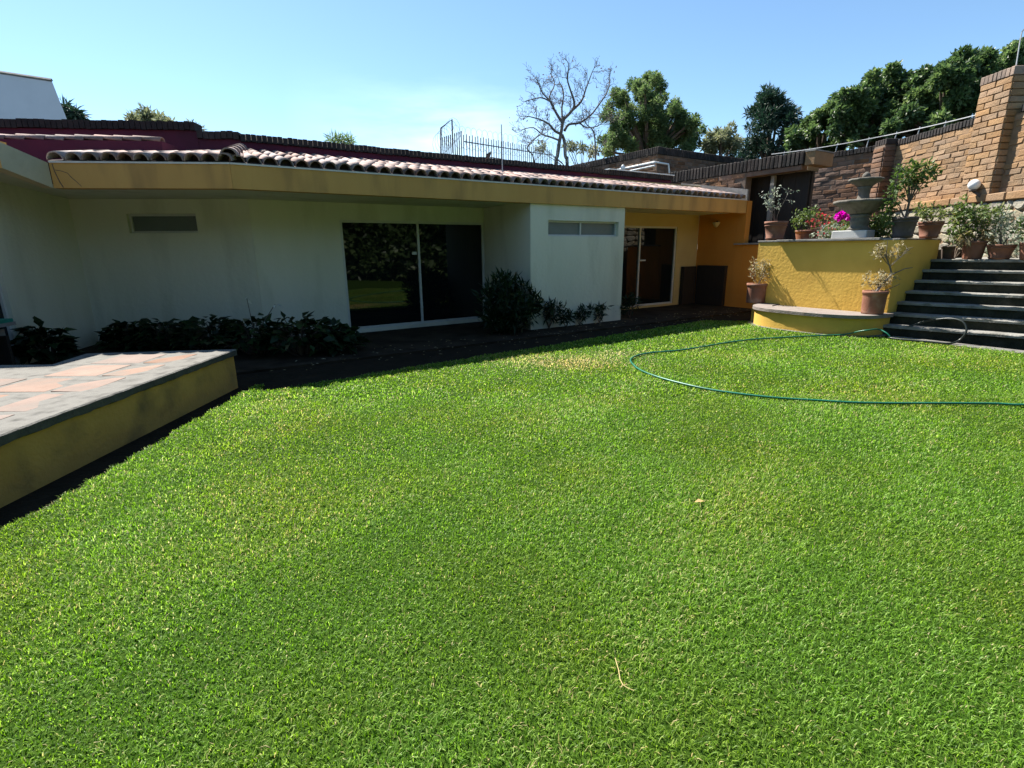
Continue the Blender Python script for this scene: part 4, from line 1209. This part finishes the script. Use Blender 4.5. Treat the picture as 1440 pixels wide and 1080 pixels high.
# small plants in front of the bay
sp_l = ['leftmost', 'second', 'third', 'fourth', 'fifth', 'sixth']
for i, (x, y, h_) in enumerate(((772, 462, .5), (796, 462, .34), (815, 458, .36), (843, 455, .38), (866, 450, .36), (886, 447, .48))):
    p = onZ(x, y, -.03)
    t = thing('small_shrub', '%s of the small dark seedlings along the foot of the bay' % sp_l[i], 'plant', p, 'small plants along the bay wall')
    mb, tips = stems_from(p, 4 if i else 9, h_, .45, 500 + i, .008, 1); mb.build('stems', m_bark, t)
    crown('foliage', [(*q, .06) for q in tips], 170 if i else 420, .13, .22, lf_shade, t, 510 + i)

# fallen leaves on the shaded path
g = np.random.default_rng(41); n = 260
fu = g.uniform(1.0, 13, n); fv = g.uniform(7.3, 8.6, n) - .0
fp = np.stack([U.x * fu + V.x * fv, U.y * fu + V.y * fv, np.full(n, .004)], 1)
fa = np.stack([np.cos(fu * 77), np.sin(fu * 77), g.uniform(-.1, .25, n)], 1)
v_, t_ = leaf_tris(fp, fa, np.array([[0, 0, 1.0]]) + g.normal(size=(n, 3)) * .2, g.uniform(.03, .08, n), g.uniform(.015, .03, n))
ll = np_mesh('leaf_litter', v_, t_, np.repeat(g.random(n), 2), lf_dry)
props(ll, 'scattered dry leaves on the shaded path along the house', 'leaves', kind='stuff')

# ================================================================== HOSES
gh = [(1446, 569), (1400, 567.5), (1330, 567), (1260, 567), (1200, 566), (1150, 563), (1100, 560), (1050, 555), (1000, 548), (960, 539.5), (925, 530), (900, 520), (889, 511), (887, 505.5), (895, 500), (915, 496), (950, 493), (985, 488), (1020, 482), (1060, 477), (1110, 474), (1150, 472), (1178, 471)]
pts = [Vector((9.2, 5.9, .027)), Vector((7.6, 5.35, .027)), Vector((6.3, 5.1, .027))] + [onZ(x, y, .027) for x, y in gh]
pts += [onZ(1195, 469, .06), onZ(1208, 466, .12), onZ(1222, 464, .16)]
e1 = W(10.45, 4.05, .12); e2 = W(10.6, 3.8, .03)
pts += [onU(1235, 463, 10.5), onU(1246, 468, 10.5), onU(1252, 474, 10.5)]
def smooth_path(p, n=4):
    o = []
    for i in range(len(p) - 1):
        p0, p1, p2, p3 = p[max(i - 1, 0)], p[i], p[i + 1], p[min(i + 2, len(p) - 1)]
        for k in range(n):
            t = k / n
            o.append(.5 * ((2 * p1) + (p2 - p0) * t + (2 * p0 - 5 * p1 + 4 * p2 - p3) * t * t + (3 * p1 - p0 - 3 * p2 + p3) * t ** 3))
    o.append(p[-1]); return o
hs = MB().tube(smooth_path(pts), .0125, 8).build('garden_hose', m_hose, smooth=True)
props(hs, 'green garden hose curving across the lawn', 'hose')
bh = [onZ(1250, 475, .03), onZ(1275, 478, .03), onZ(1310, 481, .03), onZ(1335, 483, .03)]
lo = [(1348, 479), (1357, 470), (1359, 461), (1353, 452), (1338, 448), (1320, 449)]
bh += [onU(x, y, 10.78 + .03 * i) for i, (x, y) in enumerate(lo)]
bh += [onU(1300, 452, 11.0), onU(1285, 457, 11.0), onU(1270, 461, 10.95)]
h2 = MB().tube(smooth_path(bh), .016, 8).build('hose_loop', m_hosed, smooth=True)
props(h2, 'dark hose end looping up against the lowest stone step', 'hose')

# leaf and straw on the grass
q = onZ(983, 706, .03)
lm = MB().add([q + Vector((-.03, 0, 0)), q + Vector((0, -.018, .012)), q + Vector((.035, .004, .004)), q + Vector((.002, .02, .014))], [(0, 1, 2), (0, 2, 3)])
m_leaf = mat('dry_leaf', (.50, .32, .12), (.60, .42, .2), 30, .8)
props(lm.build('fallen_leaf', m_leaf), 'small tan dry leaf lying on the middle of the lawn', 'leaf')
q = [onZ(x, y, .03) for x, y in ((865, 925), (870, 942), (872, 955), (876, 963), (884, 968), (892, 971))]
mb = MB().tube(q, .0016, 4); mb.tube([q[3], onZ(882, 962, .032)], .002, 4); mb.tube([q[3], onZ(873, 967, .032)], .002, 4)
props(mb.build('dry_stalk', m_straw), 'thin straw coloured stalk lying in the near grass', 'stalk')

# ================================================================== BEHIND: ROOF TERRACE BOX, PIPES, POLE, FENCE, FAR HOUSE
bx = thing('brick_roof_room', 'dark brick roof parapet with its corner above the tiled eave', 'building', W(16, 14.5))
CU = 16.04
MB().uvbox(CU + .03, 22, 14.53, 21, 2.0, 5.02).build('mortar', m_mortard, bx)
brick_face(bx, W(CU + .03, 14.53), V, U, 5.2, 4.35, 5.0, BM_D, .43, .13)
brick_face(bx, W(CU + .03, 14.53), U, V, 5.6, 4.35, 5.0, BM_D, .43, .13)
for i in range(52):
    place_mesh('coping_brick', rng.choice(SM), bx, frame_m(V, U, ZV, W(CU + .12, 14.5 + i * .1, 5.15)) @ Matrix.Scale(.85, 4, ZV))
    place_mesh('coping_brick', rng.choice(SM), bx, frame_m(U, V, ZV, W(CU + .25 + i * .1, 14.62, 5.15)) @ Matrix.Scale(.85, 4, ZV))
MB().uvbox(CU - .03, CU + .6, 14.45, 15.6, 4.0, 4.34).build('cement_band', m_cream, bx)
pp = thing('white_pipe', 'white pipe run along the foot of the dark brick roof parapet', 'pipe', W(CU, 14.5, 4.4))
a = onU(868, 239, CU - .12); b = onU(921, 228, CU - .12); c_ = onV(940, 231, 14.3); d_ = onV(941.5, 246, 14.3)
mb = MB().tube([a, b], .045, 8); mb.tube([a + ZV * -.14, b + ZV * -.12], .04, 8); mb.tube([b, c_, d_], .035, 8)
mb.build('pipe', m_pipe, pp)
MB().lathe(onU(876, 236, CU - .15) + ZV * -.1, [(.08, 0), (.09, .12), (.05, .2), (.02, .22)], 10).build('valve', m_pipe, pp, True)

ap = thing('antenna_pole', 'thin bare metal pole standing on the tiled eave', 'pole', onV(706, 262, 9.6))
a = onV(707, 261, 9.6); b = onV(705, 175, 9.6)
MB().tube([a, b], [.014, .011], 6).build('mast', m_wire, ap)
q = a.lerp(b, .44); e_ = onV(688, 221, 9.6)
MB().tube([q, e_], .010, 5).build('arm', m_iron, ap)
MB().box(e_ + Vector((-.02, 0, .03)), (.05, 0, .02), (0, .02, 0), (.015, 0, .05)).build('clamp', m_iron, ap)
MB().box(a + Vector((0, 0, .02)), (.06, 0, 0), (0, .05, 0), (0, 0, .06)).build('foot', m_pot, ap)

fe = thing('spiked_fence', 'iron bar fence topped with coiled razor wire beyond the roof', 'fence', onY(700, 215, 20))
fa0 = onY(652, 200, 18); fa1 = onY(775, 219, 24)
nb = 40
for i in range(nb):
    t_ = i / (nb - 1); p = fa0.lerp(fa1, t_)
    MB().box(p + ZV * -.3, (.014, 0, 0), (0, .014, 0), (0, 0, .52 + .03 * (i % 2))).build('bar', m_iron, fe)
MB().tube([fa0 + ZV * .02, fa1 + ZV * .02], .018, 5).build('rail', m_iron, fe)
fb0 = onY(620, 205, 19.5)
for i in range(11):
    p = fb0.lerp(fa0, i / 11)
    MB().box(p + ZV * (-.2 + .10 * i / 11), (.016, 0, 0), (0, .016, 0), (0, 0, .45)).build('bar', m_iron, fe)
gq = [onY(620, 217, 19), onY(620, 180, 19), onY(635.5, 168, 19), onY(637, 215, 19)]
MB().tube(gq, .028, 5).build('end_frame', m_iron, fe)
cw = []
ca = onY(640, 192, 18.5); cb_ = onY(850, 224, 25)
NC = 34
for i in range(NC * 12 + 1):
    t_ = i / (NC * 12); an = t_ * NC * 2 * math.pi
    p = ca.lerp(cb_, t_); rr = .36
    cw.append(p + Vector((math.cos(an) * rr * .45 , math.cos(an) * rr * .35, math.sin(an) * rr)))
MB().tube(cw, .0055, 3).build('razor_wire', m_wire, fe)
cw = []
ca = onY(617, 205, 19.3); cb_ = onY(640, 180, 19)
for i in range(7 * 12 + 1):
    t_ = i / 84; an = t_ * 7 * 2 * math.pi
    cw.append(ca.lerp(cb_, t_) + Vector((math.cos(an) * .25, math.sin(an) * .1, math.sin(an) * .40)))
MB().tube(cw, .0055, 3).build('razor_wire', m_wire, fe)
sup = thing('fence_wall', 'low plain wall under the iron fence beyond the roof', 'wall', fa0.lerp(fa1, .5))
d_ = (fa1 - fa0); nn = Vector((-d_.y, d_.x, 0)).normalized(); mid = fa0.lerp(fa1, .5)
sm_ = MB(); dx_ = Vector((d_.x, d_.y, 0)) * .75
sm_.box(Vector((mid.x, mid.y, 2.0)) + nn * .1, dx_, nn * .08, (0, 0, 2.3)); sm_.build('wall', m_mortard, sup)

nh = thing('neighbour_building', 'plain white block of a neighbouring building on the far left', 'building', (-19, 22, 0))
q0 = onY(0, 103, 22); q1 = onY(73, 114, 22)
dd = (q1 - q0); back = Vector((-.3, 1, 0)).normalized()
A_ = q1; B_ = q1 - dd * 2.6
back = Vector((-.75, .66, 0)).normalized(); t1 = [A_, B_, B_ + back * 6, A_ + back * 6]
lowA = onY(95, 170, 21.8); kz = q1.z / (q1.z - lowA.z); hz = q1.lerp(lowA, kz); hz.z = 0
b1 = [hz, Vector((B_.x, B_.y - .3, 0)), Vector((B_.x, B_.y + 6, 0)), hz + back * 6]
MB().add(b1 + t1, [(0, 1, 2, 3), (7, 6, 5, 4), (0, 4, 5, 1), (1, 5, 6, 2), (2, 6, 7, 3), (3, 7, 4, 0)]).build('wall', m_farwall, nh)
pc_ = MB(); pc_.tube([A_ + ZV * .03, B_ + ZV * .03], .06, 4); pc_.build('coping', m_concrete, nh)

# antenna whip on the brick pier
whip = thing('pier_whip', 'thin bent metal rod on top of the tall brick pier', 'rod', onX(1430, 90, 10.5))
MB().tube([onX(1429, 92, 10.5), onX(1434, 60, 10.5), onX(1437, 45, 10.5), onX(1444, 36, 10.5)], .012, 5).build('rod', m_wire, whip)

# ================================================================== TREES
def trunk_tube(mb, a, b, r0, r1, seed, n=6, wobb=.12):
    g = random.Random(seed); pts = []
    for i in range(n + 1):
        t_ = i / n; p = Vector(a).lerp(Vector(b), t_)
        if 0 < i < n: p += Vector((g.uniform(-1, 1), g.uniform(-1, 1), 0)) * wobb
        pts.append(p)
    mb.tube(pts, [r0 + (r1 - r0) * i / n for i in range(n + 1)], 7)
    return pts
def leafy_tree(name, label, base, cl, lf, n, size, asp, seed, r0=.25, bark=m_bark, group='trees beyond the walls', cat='tree', **kw):
    t = thing(name, label, cat, base, group)
    mb = MB()
    cx = sum(c[0] for c in cl) / len(cl); cy = sum(c[1] for c in cl) / len(cl); cz = sum(c[2] for c in cl) / len(cl)
    fork = Vector(base).lerp(Vector((cx, cy, cz)), .72)
    trunk_tube(mb, base, fork, r0, r0 * .6, seed)
    for i, c in enumerate(cl):
        if i % 2 == 0:
            q = Vector(c[:3]); mid = fork.lerp(q, .5) + Vector((0, 0, .2))
            mb.tube([fork, mid, q], [r0 * .4, r0 * .22, r0 * .08], 5, False)
    mb.build('trunk', bark, t)
    crown('crown', cl, n, size, asp, lf, t, seed, **kw)
    return t
def px_clumps(lst, Y, jy, seed, per=5):
    """clumps from a list of photo positions (x, y, radius in px) at depth Y, scattered in depth and size"""
    g = random.Random(seed); o = []
    for x, y, r_ in lst:
        for k in range(per):
            a = g.uniform(0, 6.283); q = r_ * math.sqrt(g.random()) * .75
            yy = Y + g.uniform(-jy, jy)
            p = onY(x + math.cos(a) * q, y + math.sin(a) * q, yy)
            o.append((p.x, p.y, p.z, r_ * g.uniform(.32, .52) / FPX * yy * 1.0))
    return o
# tall green tree
cl = px_clumps([(922, 112, 18), (905, 118, 16), (892, 132, 20), (918, 135, 20), (872, 152, 20), (898, 158, 24), (925, 160, 22), (858, 170, 16), (880, 182, 24), (910, 188, 26), (940, 185, 22), (862, 196, 18), (955, 170, 16), (972, 166, 14), (975, 190, 18), (930, 205, 20), (890, 205, 20), (945, 160, 18), (958, 188, 18), (935, 178, 22), (868, 140, 14), (850, 205, 14), (962, 205, 18)], 28, 2.0, 1)
leafy_tree('green_tree', 'tall feathery green tree right of the bare tree', (7.0, 28, 0), cl, lf_tree, 56000, .14, .36, 61, .35, shell=.4)
cl = px_clumps([(1005, 195, 14), (1022, 186, 12), (1012, 205, 16), (1035, 202, 12), (995, 208, 12)], 30, 1.0, 2)
leafy_tree('pale_tree', 'small pale green tree between the feathery tree and the conifer', (11.5, 30, 0), cl, lf_pale, 3200, .20, .4, 62, .2)
# conifer
cb0 = onY(1083, 215, 34); ct = onY(1088, 126, 34); cbz = cb0.z
cl = []
g = random.Random(4)
for i in range(9):
    t_ = i / 8; z = cbz - .3 + (ct.z - cbz) * t_ * .98; rr = (2.25 * (1 - t_ ** 1.6) + .45)
    for k in range(max(4, int(11 * (1 - t_ * .7)))):
        a = g.uniform(0, 6.283); q = rr * g.uniform(.35, .95)
        cl.append((cb0.x + math.cos(a) * q + (ct.x - cb0.x) * t_, 34 + math.sin(a) * q, z + g.uniform(-.3, .3) - q * .08, g.uniform(.35, .6)))
leafy_tree('conifer', 'dark rounded conifer standing above the brick walls', (cb0.x, 34, 0), cl, lf_pine, 15000, .30, .22, 63, .3, sq=.6, droop=-.2)
# dark broad leaved row on the right
c1 = px_clumps([(1120, 195, 14), (1140, 188, 18), (1160, 175, 18), (1150, 205, 18), (1170, 200, 16), (1115, 205, 10), (1172, 160, 14), (1182, 192, 16), (1150, 165, 12)], 22, 1.2, 3)
leafy_tree('dark_tree', 'lower left one of the dark broad leaved trees behind the brick wall', (12.5, 22, 0), c1, lf_dark, 14000, .155, .5, 64, .2)
c1 = px_clumps([(1190, 150, 20), (1212, 138, 22), (1180, 175, 20), (1210, 168, 24), (1235, 150, 24), (1240, 125, 22), (1262, 112, 20), (1262, 140, 24), (1230, 185, 16), (1200, 190, 14), (1283, 118, 18), (1280, 150, 20), (1255, 170, 20), (1290, 172, 18), (1225, 118, 16)], 21, 1.5, 5, 6)
leafy_tree('dark_tree', 'middle one of the dark broad leaved trees behind the brick wall', (13.6, 21, 0), c1, lf_dark, 32000, .155, .5, 65, .22)
c1 = px_clumps([(1290, 150, 24), (1310, 118, 22), (1335, 100, 22), (1360, 92, 20), (1380, 88, 18), (1330, 135, 26), (1360, 122, 26), (1385, 115, 22), (1310, 165, 24), (1345, 155, 24), (1375, 145, 20), (1280, 175, 20), (1320, 180, 18), (1260, 178, 18)], 19, 1.5, 6, 6)
leafy_tree('dark_tree', 'largest of the dark broad leaved trees left of the brick pier', (15.0, 19, 0), c1, lf_dark, 38000, .15, .5, 66, .25)
c1 = px_clumps([(1405, 98, 20), (1425, 80, 18), (1440, 72, 18), (1410, 120, 18), (1440, 100, 22), (1465, 80, 22), (1460, 110, 20), (1392, 110, 18), (1400, 135, 18), (1385, 95, 14)], 22, 1.2, 7, 6)
leafy_tree('dark_tree', 'dark broad leaved tree rising behind the top of the brick pier', (20.5, 22, 0), c1, lf_dark, 20000, .16, .5, 67, .25)
# left edge greenery over the roof
c1 = px_clumps([(92, 152, 9), (102, 160, 8), (110, 166, 6), (88, 165, 8)], 24, .5, 8)
leafy_tree('drooping_tree', 'dark drooping tree beside the neighbouring white building', (-21, 24, 0), c1, lf_pine, 1500, .40, .18, 68, .15, droop=.9)
c1 = px_clumps([(190, 168, 10), (208, 161, 11), (225, 168, 10), (205, 175, 12), (240, 175, 8)], 26, .8, 9)
leafy_tree('pale_tree', 'pale green treetop peeping over the left roof', (-18.5, 26, 0), c1, lf_pale, 1700, .22, .3, 69, .15)
c1 = px_clumps([(268, 178, 7), (280, 182, 6)], 27, .4, 10)
leafy_tree('pale_tree', 'tiny sprig of treetop above the step in the left parapet', (-16.5, 27, 0), c1, lf_pale, 320, .2, .25, 70, .1)
c1 = px_clumps([(470, 198, 7), (480, 195, 7), (490, 200, 7)], 26, .4, 11)
leafy_tree('pale_tree', 'small spiky treetop above the middle of the roofline', (-9, 26, 0), c1, lf_tree, 420, .32, .12, 71, .1)
c1 = px_clumps([(800, 205, 8), (815, 208, 8), (835, 212, 9), (855, 212, 8), (760, 208, 6)], 27, .6, 12)
leafy_tree('pale_tree', 'low scrubby treetop under the bare tree', (4, 27, 0), c1, lf_pale, 900, .2, .3, 72, .1)

# bare tree
bt = thing('bare_tree', 'leafless dark branched tree against the sky above the roof', 'tree', (2.2, 24, 0), 'trees beyond the walls')
mb = MB(); tw = []
g = random.Random(21)
def zp(x, y, dy=0.0): return onY(600 + x / 4, 70 + (600 + (y - 600) * .90) / 4, 24 + dy)
def limb(p, d, ln, r_, lev):
    n = 4; pts = [p.copy()]; q = p.copy(); dd = d.copy()
    for i in range(n):
        dd = (dd + Vector((g.uniform(-.5, .5), g.uniform(-.5, .5), g.uniform(-.32, .42)))).normalized()
        q = q + dd * (ln / n); pts.append(q.copy())
    r1 = max(r_ * .55, .006)
    mb.tube(pts, [r_ + (r1 - r_) * i / n for i in range(n + 1)], 4 if lev else 5, False)
    if lev >= 3:
        tw.append(q); return
    for k_, pt in enumerate(pts[1:]):
        for _ in range(1 if k_ < 3 else 2):
            if g.random() < .22: continue
            a = g.uniform(0, 6.283); e1_ = dd.orthogonal().normalized(); e2_ = dd.cross(e1_)
            nd = (dd + (e1_ * math.cos(a) + e2_ * math.sin(a)) * g.uniform(.6, 1.3) + Vector((0, 0, .15))).normalized()
            limb(pt, nd, ln * g.uniform(.45, .68), r1 * g.uniform(.6, .85), lev + 1)
LIMBS = [([(728, 640), (735, 600), (745, 520), (755, 460), (765, 390), (772, 350)], .105, .065, 0),
 ([(790, 640), (780, 600), (775, 510), (762, 465)], .09, .07, .15),
 ([(765, 390), (740, 350), (715, 300), (700, 260), (650, 200), (622, 125)], .065, .018, .6),
 ([(768, 370), (820, 310), (830, 260), (810, 190), (790, 110), (800, 45)], .065, .018, -.5),
 ([(775, 440), (800, 400), (860, 390), (920, 345), (960, 290), (1010, 210), (1030, 150)], .06, .018, .5),
 ([(757, 460), (720, 440), (690, 400), (640, 370), (575, 350)], .06, .018, -.5),
 ([(747, 500), (700, 480), (650, 462), (600, 420), (545, 430)], .05, .015, .8),
 ([(820, 310), (870, 255), (895, 180), (930, 75)], .055, .016, -1.0),
 ([(700, 260), (640, 232), (560, 255)], .04, .014, .4),
 ([(860, 390), (900, 420), (960, 410), (1000, 380)], .035, .012, -.6),
 ([(715, 300), (690, 230), (720, 150), (700, 90)], .045, .014, .9),
 ([(605, 630), (570, 560), (580, 520), (640, 460)], .04, .022, -.3),
 ([(950, 640), (945, 480), (930, 430), (900, 400), (880, 350)], .045, .016, .3),
 ([(765, 385), (760, 300), (770, 200), (745, 130)], .05, .015, 1.1)]
for k_, (pp_, ra, rb__, dy) in enumerate(LIMBS):
    pts = [zp(x, y, dy * i / (len(pp_) - 1)) for i, (x, y) in enumerate(pp_)]
    if k_ in (0, 1, 11, 12): pts = [Vector((pts[0].x, pts[0].y, 0)), pts[0].lerp(Vector((pts[0].x, pts[0].y, 0)), .4)] + pts
    sm = smooth_path(pts, 3)
    mb.tube(sm, [ra + (rb__ - ra) * i / (len(sm) - 1) for i in range(len(sm))], 6, False)
    if k_ < 2: continue
    for i in range(2, len(sm)):
        if g.random() < .25: continue
        dd = (sm[i] - sm[i - 1]).normalized(); a = g.uniform(0, 6.283); e1_ = dd.orthogonal().normalized(); e2_ = dd.cross(e1_)
        nd = (dd * .6 + (e1_ * math.cos(a) + e2_ * math.sin(a)) + Vector((0, 0, .2))).normalized()
        limb(sm[i], nd, g.uniform(.28, .62), .012, 1)
    limb(sm[-1], (sm[-1] - sm[-2]).normalized(), .4, rb__, 1)
mb.build('trunk', m_barkg, bt)
sp_ = crown('seed_pods', [(*q, .16) for q in tw[::3]], 420, .09, .45, leafmat('dry_purple_pods', [(0, (.08, .05, .06)), (1, (.2, .15, .13))], .2), bt, 73)
sp_['kind'] = 'stuff'

# garden hedge on the far side of the lawn, seen in the door glass
g = random.Random(31); cl = []
for i in range(220):
    x = g.uniform(-17, 15); h_ = 4.4 + .8 * math.sin(x * .7)
    cl.append((x, -4.6 - abs(x) * .05 + g.uniform(-.9, .9), .3 + h_ * g.random(), g.uniform(.8, 1.4)))
for i in range(230):
    t_ = g.random(); x = 11.9 + 1.6 * t_ + g.uniform(-.5, .9); y = 5.6 - 11 * t_
    cl.append((x + .6, y, .2 + 4.6 * g.random(), g.uniform(.7, 1.2)))
hd = crown('garden_hedge', cl, 46000, .42, .6, lf_dark, None, 91)
props(hd, 'dense tall green trees closing the garden behind the viewer', 'hedge', kind='stuff')
